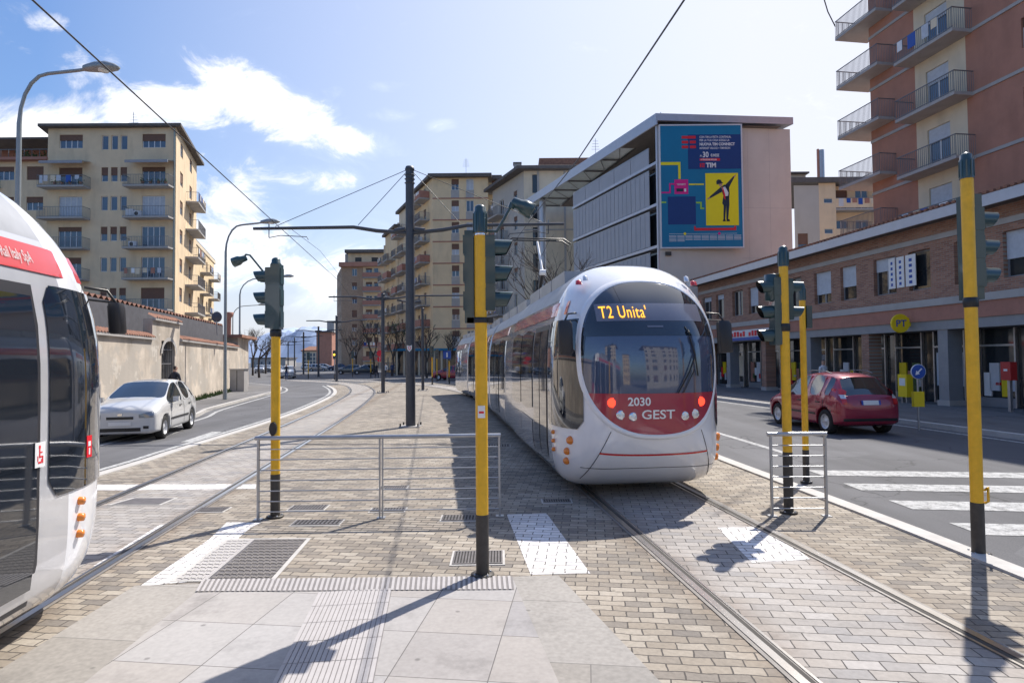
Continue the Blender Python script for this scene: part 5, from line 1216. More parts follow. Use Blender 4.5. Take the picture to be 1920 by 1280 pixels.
# yellow round post-office sign
c = onG(1711, 3.27, .5); ry = empty('shop_sign', (c.x, c.y, c.z-.4), 'round yellow sign with blue letters PT and a yellow arm above the shop fronts', 'sign')
b = MB(); b.lathe([(.36, -.05), (.38, .0), (.36, .05)], (0, 0, 0), 'sign_yellow', 26, 'Y'); b.lathe([(0, -.055), (.36, -.052)], (0, 0, 0), 'sign_yellow', 26, 'Y'); b.lathe([(.36, .05), (0, .052)], (0, 0, 0), 'sign_yellow', 26, 'Y')
o = b.build('disc', ry, False); o.location = (0, 0, .4)
b = MB(); b.box(.3, 1.3, -.03, .03, .28, .62, 'sign_yellow'); b.build('arm', ry, False)
me = text_mesh('PT', .38, 'sign_blue', frame((0, -.062, .27), (1, 0, 0), (0, 0, 1)), bold=.006); o = bpy.data.objects.new('sign_letters', me); C.objects.link(o); o.parent = ry
b = MB(); Gbox(b, 1376, 1470, 3.0, 3.18, .23, .32, 'sign_blue'); Gbox(b, 1376, 1470, 3.181, 3.62, .23, .27, 'frame_white')
for i in range(16):
    x = 1380+i*5.6
    if i in (5, 10): continue
    Gbox(b, x, x+3.4, 3.24, 3.24+(.30 if i % 3 else .22), .271, .30, 'board_red')
tag(b.build('shop_sign'), 'white sign with red letters over a blue strip, far end of the brick building', 'sign')
b = MB(); Gbox(b, 1893, 1912, 1.15, 1.75, .1, .35, 'post_red'); Gbox(b, 1899, 1906, 1.45, 1.52, .351, .356, 'white'); Gbox(b, 1900, 1905, .12, 1.15, .15, .25, 'galv'); tag(b.build('post_box'), 'red post box fixed to the shop wall near the right edge', 'post box')
b = MB(); Gbox(b, 1695, 1712, .35, 1.25, .02, .3, 'sign_yellow'); Gbox(b, 1698, 1709, .8, 1.1, .301, .305, 'white'); Gbox(b, 1699, 1701, .12, .35, .05, .25, 'galv'); Gbox(b, 1707, 1709, .12, .35, .05, .25, 'galv'); tag(b.build('cash_machine'), 'yellow machine standing against the shop front below the round yellow sign', 'machine')
# ---- H tall building with balconies, upper right
hx = lambda y: 26.9-.152*y
Yh1, Yh0 = 36.0, 10.0; h0 = Vector((hx(Yh1), Yh1)); h1 = Vector((hx(Yh0), Yh0)); Lh = (h1-h0).length
rH = empty('apartment_building', (hx(24)+5, 24, 0), 'tall salmon and cream block with railed balconies rising out of the frame upper right', 'building', 'blocks of flats')
z = 9.6; fl = 0; secs = [(0, 3.3, 'salmon'), (3.3, 6.4, 'cream_stucco'), (6.4, 12.5, 'salmon'), (12.5, 15.6, 'cream_stucco'), (15.6, Lh, 'salmon')]
up_ = (h1-h0).normalized()
for (a0, a1, mt) in secs:
    wins, bals = [], []
    for fl in range(7):
        zf = 5.4+3.1*fl
        if mt == 'cream_stucco':
            wins.append((.7, zf+.05, 1.4, 2.2, 2, .4*(fl % 2), 'frame_white', 'glass', 'curtain')); bals.append((-.2, zf, a1-a0+.6, 1.1, None, .12))
        elif a1-a0 > 4: wins.append((2.8, zf+.9, 1.1, 1.35, 2, .3*(fl % 2), 'frame_white', 'glass', 'brown_shutter')); wins.append((a1-a0-1.6, zf+.9, 1.1, 1.35, 2, .0, 'frame_white', 'glass'))
    facade(rH, h0+up_*a0, h0+up_*a1, 0, 27.6, mt, wins, bals, bands=[5.4+3.1*f for f in range(7)], bandmat='concrete')
far = h0+Vector((12, 0)); facade(rH, far, h0, 0, 27.6, 'salmon')
for fl in range(7):   # corner balconies at the far end
    zf = 6.15+3.1*fl; s_b, r_b = balcony_meshes(3.4, 2.2, 1.0, None, .10); o = inst('balcony', s_b, rH, Vector((h0.x+.9, h0.y+1.7, zf))-parent_loc(rH), math.atan2(up_.y, up_.x)); inst('railing', r_b, o, (0, 0, 0))
roof(rH, [h0, h1, h1+Vector((12, 2)), h0+Vector((12, 2))], 27.6, .4, .9)
# ---- I building between
Yi = 60; sI = F/Yi; Xi = lambda px: (px-960)/sI
rI = empty('apartment_building', (Xi(1580), Yi+6, 0), 'small grey and yellow block between the poster wall and the tall salmon block', 'building', 'blocks of flats')
facade(rI, (Xi(1495), Yi), (Xi(1542), Yi), 0, zY(350, Yi), 'grey_stucco', [(.3, zY(470, Yi), 1.0, 1.5, 1, 0)])
facade(rI, (Xi(1542), Yi+.01), (Xi(1574), Yi), 0, zY(346, Yi), 'yellow_stucco', [(.5, zY(384+58*i, Yi), .9, .5, 1, 0) for i in range(2)])
facade(rI, (Xi(1574), Yi+1.2), (Xi(1680), Yi+1.2), 0, zY(346, Yi), 'yellow_stucco', [(a, zY(392+58*i, Yi), 1.3, 2.0, 2, .0) for i in range(3) for a in (.5, 2.6)], [(.0, zY(394+58*i, Yi), 5.2, 1.15, 'yellow_stucco') for i in range(3)])
roof(rI, [(Xi(1495), Yi), (Xi(1680), Yi), (Xi(1680), Yi+10), (Xi(1495), Yi+10)], zY(346, Yi), .5, .5)
b = MB(); b.box(Xi(1500), Xi(1546), Yi+3, Yi+6, zY(337, Yi), zY(312, Yi), 'grey_stucco'); b.box(Xi(1497), Xi(1549), Yi+2.5, Yi+6.5, zY(312, Yi), zY(309, Yi), 'roof_dark'); b.box(Xi(1506), Xi(1516), Yi+2.97, Yi+3, zY(328, Yi), zY(320, Yi), 'frame_dark'); b.build('penthouse', rI)
b = MB(); b.tube([(Xi(1568), Yi+2, zY(337, Yi)), (Xi(1568), Yi+2, zY(270, Yi))], .28, 'galv', 12); b.box(Xi(1560), Xi(1563), Yi+1.9, Yi+2.1, zY(337, Yi), zY(268, Yi), 'salmon'); b.build('flue', rI)
# ---- far small buildings
for (px0, px1, Yy, yt, mt, lab, nw, nf) in ((593, 622, 190, 620, 'salmon', 'distant pinkish tower block in the gap between wall and flats', 0, 0), (566, 600, 230, 655, 'cream_stucco', 'low distant white house left of the pinkish tower', 5, 3), (604, 640, 210, 652, 'grey_stucco', 'low distant pale building with many windows, right in front of the pinkish tower', 7, 3), (470, 535, 240, 668, 'concrete', 'low distant grey shed behind the bare trees left of the road', 4, 1)):
    ss = F/Yy; xx = lambda p: (p-960)/ss
    r_ = empty('house' if nw else 'tower_block', (xx((px0+px1)/2), Yy, 0), lab, 'building')
    hh = zY(yt, Yy); W_ = xx(px1)-xx(px0)
    wl_ = [(.6+i*(W_-1)/max(nw, 1), 1+j*(hh-1.5)/max(nf, 1), .9, 1.3, 1, .0) for i in range(nw) for j in range(nf)]
    facade(r_, (xx(px0), Yy), (xx(px1), Yy), 0, hh, mt, wl_); facade(r_, (xx(px1), Yy), (xx(px1), Yy+12), 0, hh, mt)
    roof(r_, [(xx(px0), Yy), (xx(px1), Yy), (xx(px1), Yy+12), (xx(px0), Yy+12)], hh, .4, .6, 'roof_tile' if nw > 4 else 'roof_dark', peak=1.5 if nw > 4 else 0)
    if not nw: chimney(r_, xx(618), Yy+2, hh, 2.2, 3.5)
# ================================================================ long plaster wall on the left
rz_ = empty('garden_wall', (wallP[1].x, wallP[1].y, 0), 'long weathered plaster wall with a tiled coping and an arched gate along the left pavement', 'wall')
w0, w1_, w2 = wallP
gateY0, gateY1 = 25.3, 26.4
def onwall(y): return w0.lerp(w1_, (y-w0.y)/(w1_.y-w0.y)) if y < w1_.y else w1_.lerp(w2, (y-w1_.y)/(w2.y-w1_.y))
def wallseg(ya, yb, z0, z1, name='wall', t=.35, mt='wall_stucco', cop=True):
    p, q = onwall(ya), onwall(yb); d = (q-p); L = d.length; M = Matrix.Translation(p) @ Matrix.Rotation(math.atan2(d.y, d.x), 4, 'Z')
    b = MB(); b.box(0, L, 0, t, z0, z1, mt, M)
    if cop:
        n = int(L/.22)
        for i in range(n):
            b.face([tuple(M @ Vector(v)) for v in ((i*L/n, -.14, z1+.02), ((i+.5)*L/n, -.14, z1+.09), ((i+.5)*L/n, t/2, z1+.26), (i*L/n, t/2, z1+.19))], 'roof_tile'); b.face([tuple(M @ Vector(v)) for v in (((i+.5)*L/n, -.14, z1+.09), ((i+1)*L/n, -.14, z1+.02), ((i+1)*L/n, t/2, z1+.19), ((i+.5)*L/n, t/2, z1+.26))], 'roof_tile')
        b.box(0, L, -.12, -.002, z1-.06, z1+.015, 'concrete', M)
    return b.build(name, rz_), M, L
wallseg(2, 24.6, 0, 2.95); wallseg(27.95, 43, 0, 3.0)
wallseg(24.6, 25.6, 0, 3.75); wallseg(27.2, 27.95, 0, 3.75, cop=True); wallseg(25.6, 27.2, 2.9, 3.75, cop=True)
# gate leaf
p, q = onwall(25.6), onwall(27.2); d = q-p; L = d.length; M = Matrix.Translation(p) @ Matrix.Rotation(math.atan2(d.y, d.x), 4, 'Z')
b = MB()
for i in range(9): b.box(L*i/8-.012, L*i/8+.012, .12, .15, .12, 2.85, 'rail_metal', M)
for z in (.2, 1.0, 1.9, 2.5): b.box(0, L, .11, .16, z, z+.05, 'rail_metal', M)
b.box(0, L, .3, .33, .12, 2.9, 'frame_dark', M); b.build('gate', rz_)
b = MB(); rows = []
for k in range(13): a = math.pi*k/12; rows.append([M @ Vector((L/2+(L/2+o_)*math.cos(a), yy_, 2.35+(.55+o_)*math.sin(a))) for o_, yy_ in ((0, -.05), (.16, -.05))])
b.grid(rows, 'concrete', False); b.build('arch', rz_)
b = MB()
for i in range(340):
    y = rnd.uniform(28, 40); p = onwall(y); v = Vector((rnd.uniform(.02, .5)**1.5, 0, 0)); h = rnd.uniform(.05, .28); x = p+Vector((.05, -.0, 0))+v; b.face([(x.x-.04, x.y, .12), (x.x+.04, x.y+.03, .12), (x.x+rnd.uniform(-.1, .1), x.y, .12+h)], 'leaf')
tag(b.build('weeds'), 'green weeds growing along the foot of the plaster wall', 'weeds', None, 'stuff')
# sheds behind the wall
b = MB(); rs = empty('shed', (-20, 26, 0), 'dark grey shed with wavy tile edge rising behind the plaster wall', 'building')
S0 = Vector((-12.9, 12)); S1 = Vector((-19.1, 40.5)); S0b = S0+Vector((-8, -2)); S1b = S1+Vector((-8, -2))
b = MB(); zz = 4.7
b.face([(S0.x, S0.y, 0), (S1.x, S1.y, 0), (S1.x, S1.y, 4.35), (S0.x, S0.y, 4.35)], 'shed_grey'); b.face([(S0b.x, S0b.y, 0), (S0.x, S0.y, 0), (S0.x, S0.y, 4.35), (S0b.x, S0b.y, 4.85)], 'shed_grey'); b.face([(S1.x, S1.y, 0), (S1b.x, S1b.y, 0), (S1b.x, S1b.y, 4.8), (S1.x, S1.y, 4.35)], 'shed_grey'); b.build('wall', rs)
b = MB(); n = 60
for i in range(n):
    t0, t1 = i/n, (i+1)/n; tm = (t0+t1)/2; f = lambda t, dz, base: tuple(list(S0.lerp(S1, t) if base else S0b.lerp(S1b, t))+[4.3+dz+(0 if base else .5)])
    b.face([f(t0, .04, 1), f(tm, .2, 1), f(tm, .22, 0), f(t0, .06, 0)], 'roof_tile'); b.face([f(tm, .2, 1), f(t1, .04, 1), f(t1, .06, 0), f(tm, .22, 0)], 'roof_tile')
b.build('roof', rs)
cp = D(429, 600, 36); b = MB(); b.lathe([(.13, -.4), (.13, .55), (.24, .75), (.26, .9), (.1, .92)], (cp.x, cp.y, cp.z-.45), 'terracotta', 10); b.build('chimney', rs)
b = MB(); b.lathe([(0, .0), (.14, .04), (.30, .14)], (0, 0, 0), 'shed_grey', 14, 'Y'); b.tube([(0, .1, 0), (0, .2, -1)], .03, 'galv', 6); o = b.build('satellite_dish', rs, False); q = D(404, 594, 34); o.location = q-parent_loc(rs)
# end pavilion of the wall
re_ = empty('gatehouse', (-20.4, 47, 0), 'small plaster lodge with a tiled eave at the far end of the wall', 'building')
p, q = onwall(43.0), onwall(47.7); facade(re_, (q.x, q.y), (p.x, p.y), 0, 3.6, 'wall_stucco') if False else None
b = MB(); b.prism([(p.x, p.y), (q.x, q.y), (q.x-5, q.y-.5), (p.x-5, p.y-.5)], 0, 3.7, 'wall_stucco'); b.build('wall', re_)
b = MB(); b.prism([(p.x+.5, p.y-.5), (q.x+.5, q.y+.4), (q.x-5, q.y), (p.x-5, p.y-.9)], 3.7, 3.9, 'roof_tile'); b.build('roof', re_)
b = MB(); pq = G(448, 737); b.box(pq.x-.45, pq.x+.45, pq.y-.3, pq.y+.3, .12, 1.5, 'concrete'); b.box(pq.x-.5, pq.x+.5, pq.y-.35, pq.y+.35, 1.5, 1.56, 'galv'); b.box(pq.x-.02, pq.x+.02, pq.y-.31, pq.y-.3, .2, 1.45, 'frame_dark'); tag(b.build('utility_cabinet'), 'grey utility cabinet on the pavement near the end of the plaster wall', 'cabinet')

# ---- unseen blocks added behind the viewer so the tram glass has something to mirror
for (x0, x1, yb_, hh, mt, lab) in ((-34, -14, -34, 21, 'cream_stucco', 'cream block of flats across the street behind the viewer, added for tram glass to mirror'), (-9, 3, -58, 17, 'ochre_stucco', 'ochre block of flats at the far end behind the viewer, added for glass to mirror'), (16, 36, -30, 19, 'grey_stucco', 'grey block of flats on the right behind the viewer, added for glass to mirror')):
    r_ = empty('apartment_building', ((x0+x1)/2, yb_, 0), lab, 'building')
    ww = [(1.2+3.4*i, 1.2+3.1*j, 1.4, 1.6, 2, .3*((i+j) % 2), 'frame_white', 'glass_dark') for i in range(int((x1-x0-2)/3.4)+1) for j in range(int(hh/3.1)) if 1.2+3.4*i+1.4 < x1-x0]
    facade(r_, (x1, yb_), (x0, yb_), 0, hh, mt, ww)
    roof(r_, [(x0, yb_-12), (x1, yb_-12), (x1, yb_), (x0, yb_)], hh, .4, .8)
# ================================================================ cars
def eval_mesh(o):
    bpy.context.view_layer.update(); me = bpy.data.meshes.new_from_object(o.evaluated_get(bpy.context.evaluated_depsgraph_get())); return me
def car_mesh(st, wheels, wr_, glass_groups, sub=2):
    """st: stations front to back (x, zb, zbelt, zroof, wb, wbelt, wroof)"""
    bm = bmesh.new(); rows = []
    for (x, zb, zl, zr, wb, wl, wrf) in st:
        zm = zb+(zl-zb)*.45
        half = [(0, zb), (wb*.8, zb), (wb, zb+.06), (wb*1.02, zm), (wl, zl), (wrf, zr), (wrf*.55, zr+.035), (0, zr+.045)]
        pts = [(-y, z) for y, z in half[1:][::-1]][1:] if False else None
        left = [(y, z) for y, z in half]; right = [(-y, z) for y, z in half[1:-1]][::-1]
        rows.append([bm.verts.new((x, y, z)) for y, z in left+right])
    n = len(rows[0]); F_ = {}
    for i in range(len(rows)-1):
        for j in range(n):
            k = (j+1) % n; F_[(i, j)] = bm.faces.new((rows[i][j], rows[i][k], rows[i+1][k], rows[i+1][j]))
    bm.faces.new(rows[0][::-1]); bm.faces.new(rows[-1])
    bmesh.ops.recalc_face_normals(bm, faces=bm.faces[:])
    # half index: 0..7 left, 8..13 right (mirror of 6..1); face j between j and j+1: side window j=4 (4-5), right: 8+... 
    mirror = {4: 9-0}
    # right ring indices: verts 8->half6,9->half5,10->half4 => right side window face j=9
    allg = []
    for kind, i0, i1 in glass_groups:
        js = {'L': [4], 'R': [9], 'T': [5, 6, 7, 8]}[kind]
        fs = [F_[(i, j)] for i in range(i0, i1) for j in js]
        r = bmesh.ops.inset_region(bm, faces=fs, thickness=.022, depth=-.006, use_even_offset=True)
        for f in fs: f.material_index = 1
    for f in bm.faces: f.smooth = True
    cl_ = bm.edges.layers.float.new('crease_edge') if not bm.edges.layers.float.get('crease_edge') else bm.edges.layers.float.get('crease_edge')
    for i in range(len(rows)-1):
        for j, cv_ in ((4, .55), (10, .55), (5, .35), (9, .35), (3, .2), (11, .2), (1, .6), (2, .5), (12, .5), (13, .6)):
            e = bm.edges.get((rows[i][j], rows[i+1][j]))
            if e: e[cl_] = cv_
    for f in bm.faces:
        if f.material_index == 1:
            for e in f.edges: e[cl_] = 1.0
    vl_ = bm.verts.layers.float.new('crease_vert')
    for f in bm.faces:
        if f.material_index == 1:
            for v in f.verts: v[vl_] = 1.0
    me = bpy.data.meshes.new('car_tmp'); bm.to_mesh(me); bm.free()
    me.materials.append(MAT['car_white']); me.materials.append(MAT['car_glass']); me.materials.append(MAT['black'])
    o = bpy.data.objects.new('car_tmp', me); C.objects.link(o); m = o.modifiers.new('s', 'SUBSURF'); m.levels = sub; m.render_levels = sub
    cut = None
    bmc = bmesh.new()
    for x in wheels:
        for s_ in (-1, 1):
            r = bmesh.ops.create_cone(bmc, cap_ends=True, segments=28, radius1=wr_*1.17, radius2=wr_*1.17, depth=.5, matrix=Matrix.Translation((x, s_*.80, wr_+.01)) @ Matrix.Rotation(math.pi/2, 4, 'X'))
    cme = bpy.data.meshes.new('cut'); bmc.to_mesh(cme); bmc.free(); cme.materials.append(MAT['car_white']); cme.materials.append(MAT['car_glass']); cme.materials.append(MAT['black'])
    for p in cme.polygons: p.material_index = 2
    co = bpy.data.objects.new('cut', cme); C.objects.link(co)
    bo = o.modifiers.new('b', 'BOOLEAN'); bo.operation = 'DIFFERENCE'; bo.object = co; bo.solver = 'EXACT'
    res = eval_mesh(o); bpy.data.objects.remove(o); bpy.data.objects.remove(co)
    out = []
    for idx in ((0, 2), (1,)):
        b2 = bmesh.new(); b2.from_mesh(res); bmesh.ops.delete(b2, geom=[f for f in b2.faces if f.material_index not in idx], context='FACES')
        # split into islands later for glass
        mm = bpy.data.meshes.new('m'); b2.to_mesh(mm); b2.free(); out.append(mm)
    body, gl = out
    body.materials.clear(); body.materials.append(MAT['car_white']); body.materials.append(MAT['car_glass']); body.materials.append(MAT['black'])
    # islands of glass
    b2 = bmesh.new(); b2.from_mesh(gl); seen = set(); isl = []
    for f in b2.faces:
        if f in seen: continue
        st_ = [f]; seen.add(f); grp = []
        while st_:
            g = st_.pop(); grp.append(g)
            for e in g.edges:
                for h in e.link_faces:
                    if h not in seen: seen.add(h); st_.append(h)
        isl.append([[tuple(v.co) for v in g.verts] for g in grp])
    b2.free(); gls = []
    for grp in isl:
        if len(grp) < 6: continue
        idx = {}; vs = []; fs = []
        for poly_ in grp:
            q = []
            for c in poly_:
                k = tuple(round(a, 5) for a in c)
                if k not in idx: idx[k] = len(vs); vs.append(c)
                q.append(idx[k])
            fs.append(q)
        me = bpy.data.meshes.new('window'); me.from_pydata(vs, [], fs); me.polygons.foreach_set('use_smooth', [True]*len(fs)); me.materials.append(MAT['car_glass']); gls.append(me)
    return body, gls
def wheel_meshes(r, w=.2):
    b = MB(); b.lathe([(r*.62, -w*.5), (r*.9, -w*.52), (r, -w*.4), (r, w*.4), (r*.9, w*.52), (r*.62, w*.5)], (0, 0, 0), 'tyre', 26, 'Y', cap=False); ty = b.mesh('tyre')
    b = MB(); b.lathe([(r*.64, -w*.3), (r*.66, w*.5), (r*.60, w*.47), (r*.58, w*.25), (r*.2, w*.3), (r*.12, w*.42), (0, w*.44)], (0, 0, 0), 'alloy', 26, 'Y')
    for i in range(7): a = i*2*math.pi/7; b.box(-r*.045, r*.045, w*.25, w*.262+.0, r*.25, r*.55, 'black', Matrix.Rotation(a, 4, 'Y'))
    return ty, b.mesh('rim')
from mathutils.bvhtree import BVHTree
_bv = {}
def BV(me):
    if me.name not in _bv: _bv[me.name] = BVHTree.FromPolygons([v.co.copy() for v in me.vertices], [tuple(p.vertices) for p in me.polygons])
    return _bv[me.name]
punto_st = [(1.90, .30, .60, .68, .56, .66, .54), (1.87, .20, .68, .78, .76, .78, .66), (1.70, .18, .75, .86, .81, .81, .70), (1.25, .18, .83, .96, .82, .82, .72), (.90, .18, .87, 1.02, .82, .82, .72), (.30, .18, .88, 1.30, .82, .82, .62), (.02, .18, .89, 1.42, .82, .82, .58), (-.35, .18, .90, 1.46, .82, .82, .58), (-.45, .18, .90, 1.465, .82, .82, .58), (-1.10, .18, .92, 1.455, .82, .82, .57), (-1.25, .18, .93, 1.44, .82, .815, .56), (-1.52, .19, .95, 1.36, .81, .80, .54), (-1.72, .22, .94, 1.08, .80, .79, .62), (-1.84, .26, .78, .88, .76, .76, .66), (-1.89, .34, .62, .70, .6, .62, .55)]
c3_st = [(1.88, .30, .56, .60, .50, .60, .45), (1.82, .20, .64, .72, .74, .76, .58), (1.60, .18, .74, .84, .81, .81, .64), (1.20, .18, .82, .96, .82, .82, .68), (.90, .18, .87, 1.04, .82, .82, .68), (.35, .18, .90, 1.36, .82, .82, .62), (.05, .18, .92, 1.47, .82, .82, .58), (-.33, .18, .93, 1.52, .82, .82, .58), (-.43, .18, .93, 1.525, .82, .82, .58), (-1.02, .18, .95, 1.50, .82, .82, .57), (-1.14, .18, .96, 1.485, .82, .82, .56), (-1.40, .19, .97, 1.42, .82, .81, .54), (-1.66, .22, .97, 1.14, .81, .80, .62), (-1.80, .26, .86, .96, .78, .78, .70), (-1.88, .34, .66, .74, .64, .66, .6)]
gg = [('L', 4, 7), ('R', 4, 7), ('L', 8, 9), ('R', 8, 9), ('L', 10, 11), ('R', 10, 11), ('T', 4, 6), ('T', 11, 13)]
PU = car_mesh(punto_st, (1.20, -1.22), .295, gg); C3 = car_mesh(c3_st, (1.20, -1.22), .31, gg)
WP = wheel_meshes(.295); WC = wheel_meshes(.31)
def surf_z(st, x, key=3):
    for a, b_ in zip(st, st[1:]):
        if b_[0] <= x <= a[0]: t = (a[0]-x)/(a[0]-b_[0]); return a[key]+(b_[key]-a[key])*t
    return st[0][key]
def car(name, label, cat, meshes, wm, st, r, loc, rz, paint, group=None, detail=True, rack=False, sign=1):
    t = empty(name, loc, label, cat, group, rz)
    body = bpy.data.objects.new('body', meshes[0]); C.objects.link(body); body.parent = t
    body.material_slots[0].link = 'OBJECT'; body.material_slots[0].material = MAT[paint]
    for g in meshes[1]: inst('window', g, t, (0, 0, 0))
    for x in (1.20, -1.22):
        for s_ in (-1, 1):
            w = inst('wheel', wm[0], t, (x, s_*.715, r), 0 if s_ > 0 else math.pi); inst('rim', wm[1], w, (0, 0, 0))
    def P(nm, b): return b.build(nm, t, False)
    bv = BV(meshes[0])
    def patch(nm, ys, zs, front, mt, off=.008, n=6, m=4, skew=0.0, cell=None):
        """a part lying on the body: grid of rays thrown from ahead or behind"""
        d = Vector((-1 if front else 1, 0, 0)); rows = []
        for i in range(n+1):
            row = []
            y = ys[0]+(ys[1]-ys[0])*i/n
            for j in range(m+1):
                z = zs[0]+(zs[1]-zs[0])*j/m+skew*(i/n if abs(ys[1]) > abs(ys[0]) else 1-i/n)*(j/m)
                h = bv.ray_cast(Vector((3 if front else -3, y, z)), d); x = h[0].x if h[0] else None
                if x is None or abs(x) < 1.0: x = row[-1].x if row else (rows[-1][j].x if rows else (1.8 if front else -1.8))
                row.append(Vector((x-d.x*off, y, z)))
            rows.append(row)
        b = MB(); b.grid(rows, cell or mt, True); P(nm, b)
    for s_ in (-1, 1):
        patch('headlight', (s_*.42, s_*.745), (.60, .69), True, 'headlamp', skew=.08)
        patch('fog_light', (s_*.52, s_*.64), (.33, .40), True, 'black')
        if rack: patch('tail_light', (s_*.60, s_*.72), (.78, 1.16), False, 'tail_red', m=8, cell=lambda i, j: 'lens' if j in (3, 4) else 'tail_red')
        else: patch('tail_light', (s_*.62, s_*.73), (.74, 1.0), False, 'tail_red', m=6)
        b = MB(); b.box(.56, .68, min(s_*.84, s_*.98), max(s_*.84, s_*.98), .93, 1.06, paint); P('mirror', b)
        h = bv.ray_cast(Vector((0, s_*3, .50)), Vector((0, -s_, 0))); yb = h[0].y if h[0] else s_*.83
        for xx in (.74, -.40, -1.14):
            b = MB(); rows = []
            for q in range(7):
                z = .30+.58*q/6; h2 = bv.ray_cast(Vector((xx, s_*3, z)), Vector((0, -s_, 0)))
                if h2[0] and abs(h2[0].y) > .6: rows.append([Vector((xx-.009, h2[0].y+s_*.004, z)), Vector((xx+.009, h2[0].y+s_*.004, z))])
            if len(rows) > 1: b.grid(rows, 'black', False); P('door_seam', b)
        b = MB(); b.box(-.80, .78, min(yb-s_*.01, yb+s_*.014), max(yb-s_*.01, yb+s_*.014), .46, .51, 'black'); P('rubbing_strip', b)
        for xx in (-.04, -.92):
            h = bv.ray_cast(Vector((xx, s_*3, .80)), Vector((0, -s_, 0))); yb = h[0].y if h[0] else s_*.83
            b = MB(); b.box(xx-.08, xx+.08, min(yb-s_*.01, yb+s_*.025), max(yb-s_*.01, yb+s_*.025), .78, .805, 'black'); P('door_handle', b)
    patch('grille', (-.30, .30), (.57, .635), True, 'black'); patch('lower_grille', (-.46, .46), (.27, .36), True, 'black', .006); patch('number_plate', (-.25, .25), (.42, .51), True, 'plate', .02)
    patch('bumper', (-.70, .70), (.36, .43), False, 'black', .012, n=12)
    zp = .82 if rack else .60; patch('number_plate', (-.25, .25), (zp-.055, zp+.055), False, 'plate', .02, n=10, cell=lambda i, j: 'plate_blue' if i in (0, 9) else 'plate')
    patch('badge', (-.05, .05), (.66, .71), True, 'chrome', .012)
    if rack:
        b = MB()
        for s_ in (-1, 1): b.tube([(.0, s_*.56, 1.54), (-.3, s_*.57, 1.60), (-.9, s_*.56, 1.59), (-1.15, s_*.55, 1.53)], .014, 'rail_metal', 6)
        P('roof_bars', b)
    return t
pw = G(283, 826); car('parked_car', 'white small hatchback on the left road, coming towards the camera beside the wall gate', 'car', PU, WP, punto_st, .295, (-10.1, 17.0, 0), R(-90+13), 'car_white')
car('parked_car', 'dark red hatchback with roof bars seen from behind on the right road', 'car', C3, WC, c3_st, .31, (8.75, 17.1, 0), R(90+4), 'car_red', rack=True)
far = [(683, 94, 200, 'car_grey', 'dark parked car in front of the brick block of flats'), (540, 75, -75, 'car_white', 'white car waiting on the distant left road, largest of the distant cars'), (487, 112, -70, 'car_silver', 'leftmost distant silver car beside the end of the wall'),
       (500, 118, -70, 'car_grey', 'distant dark grey car just right of the leftmost silver one'), (521, 86, -72, 'car_blue', 'dark blue distant car left of the white one'), (596, 128, 10, 'car_silver', 'distant silver car crossing in front of the white house'), (610, 142, 5, 'car_white', 'distant white car crossing under the tower block'), (632, 135, 190, 'car_blue', 'distant blue car behind the mast left of the brick block'), (848, 62, 160, 'car_red', 'small red car just left of the tram tail'), (655, 96, 185, 'car_grey', 'black car parked left of the dark one before the brick block'), (580, 150, 0, 'car_white', 'farthest white car on the crossing road'), (512, 132, -70, 'car_white', 'tiny white car behind the dark blue one')]
for px, Y, ang, pt_, lab in far:
    car('parked_car', lab, 'car', PU, WP, punto_st, .295, ((px-960)/F*Y, Y, .01), R(ang), pt_, 'cars in the distance')
# ================================================================ bare trees
def tree(px, Y, h, label, seed, spread=1.0, leaf=0, trunk=.16, depth=5, x=None):
    r_ = random.Random(seed); x = (px-960)/F*Y if x is None else x; t = empty('bare_tree', (x, Y, 0), label, 'tree', 'bare winter trees')
    tr = MB(); cr = MB(); tips = []
    def grow(p, d, L, rad, lv, b):
        mid = p+d*L*.5+Vector((r_.uniform(-1, 1), r_.uniform(-1, 1), 0))*L*.06; e = p+d*L
        b.tube([p, mid, e], [rad, rad*.85, rad*.68], 'bark', 6 if lv < 2 else 4 if lv < 4 else 3, cap=False)
        if lv >= depth: tips.append(e); return
        for i in range(3 if lv < 2 else r_.choice((2, 3, 3))):
            nd = (d+Vector((r_.uniform(-1, 1)*spread, r_.uniform(-1, 1)*spread, r_.uniform(-.25, .75)))*.75).normalized(); grow(p+d*L*r_.uniform(.65, 1.0), nd, L*r_.uniform(.6, .8), rad*.6, lv+1, cr)
    grow(Vector((0, 0, 0)), Vector((r_.uniform(-.05, .05), 0, 1)).normalized(), h*.3, trunk, 0, tr)
    tr.build('trunk', t, False)
    if leaf:
        for p in tips:
            for q in range(leaf):
                c = p+Vector((r_.gauss(0, .25), r_.gauss(0, .25), r_.gauss(0, .25))); e = [Vector((r_.uniform(-.1, .1), r_.uniform(-.1, .1), r_.uniform(-.1, .1))) for _ in range(3)]; cr.face([c+e[0], c+e[1], c+e[2]], 'leaf')
    cr.build('crown', t, False); return t
tree(700, 92, 11, 'bare tree in front of the brick block, left of the second mast', 1)
tree(735, 80, 9.5, 'bare tree with a trace of green between the second mast and the tallest mast', 2, leaf=2)
tree(668, 104, 10, 'bare tree at the left corner of the brick block', 3)
tree(800, 70, 8, 'low bare tree right of the tallest mast', 4)
tree(838, 66, 7.5, 'bare tree just left of the tram tail below the yellow ten-storey block', 5)
tree(655, 118, 12, 'farther bare tree left of the brick block with crossing branches', 6)
tree(1062, 36, 12.5, 'bare tree rising behind the tram roof in front of the cream wall', 7, trunk=.14)
tree(1035, 40, 11, 'second bare tree behind the tram roof, left of the taller one', 8, trunk=.12)
tree(486, 78, 8.5, 'dark bushy bare tree at the end of the plaster wall', 9, 1.3, leaf=1)
tree(474, 92, 10, 'bare tree behind the end of the wall, left of the bushy one', 10)
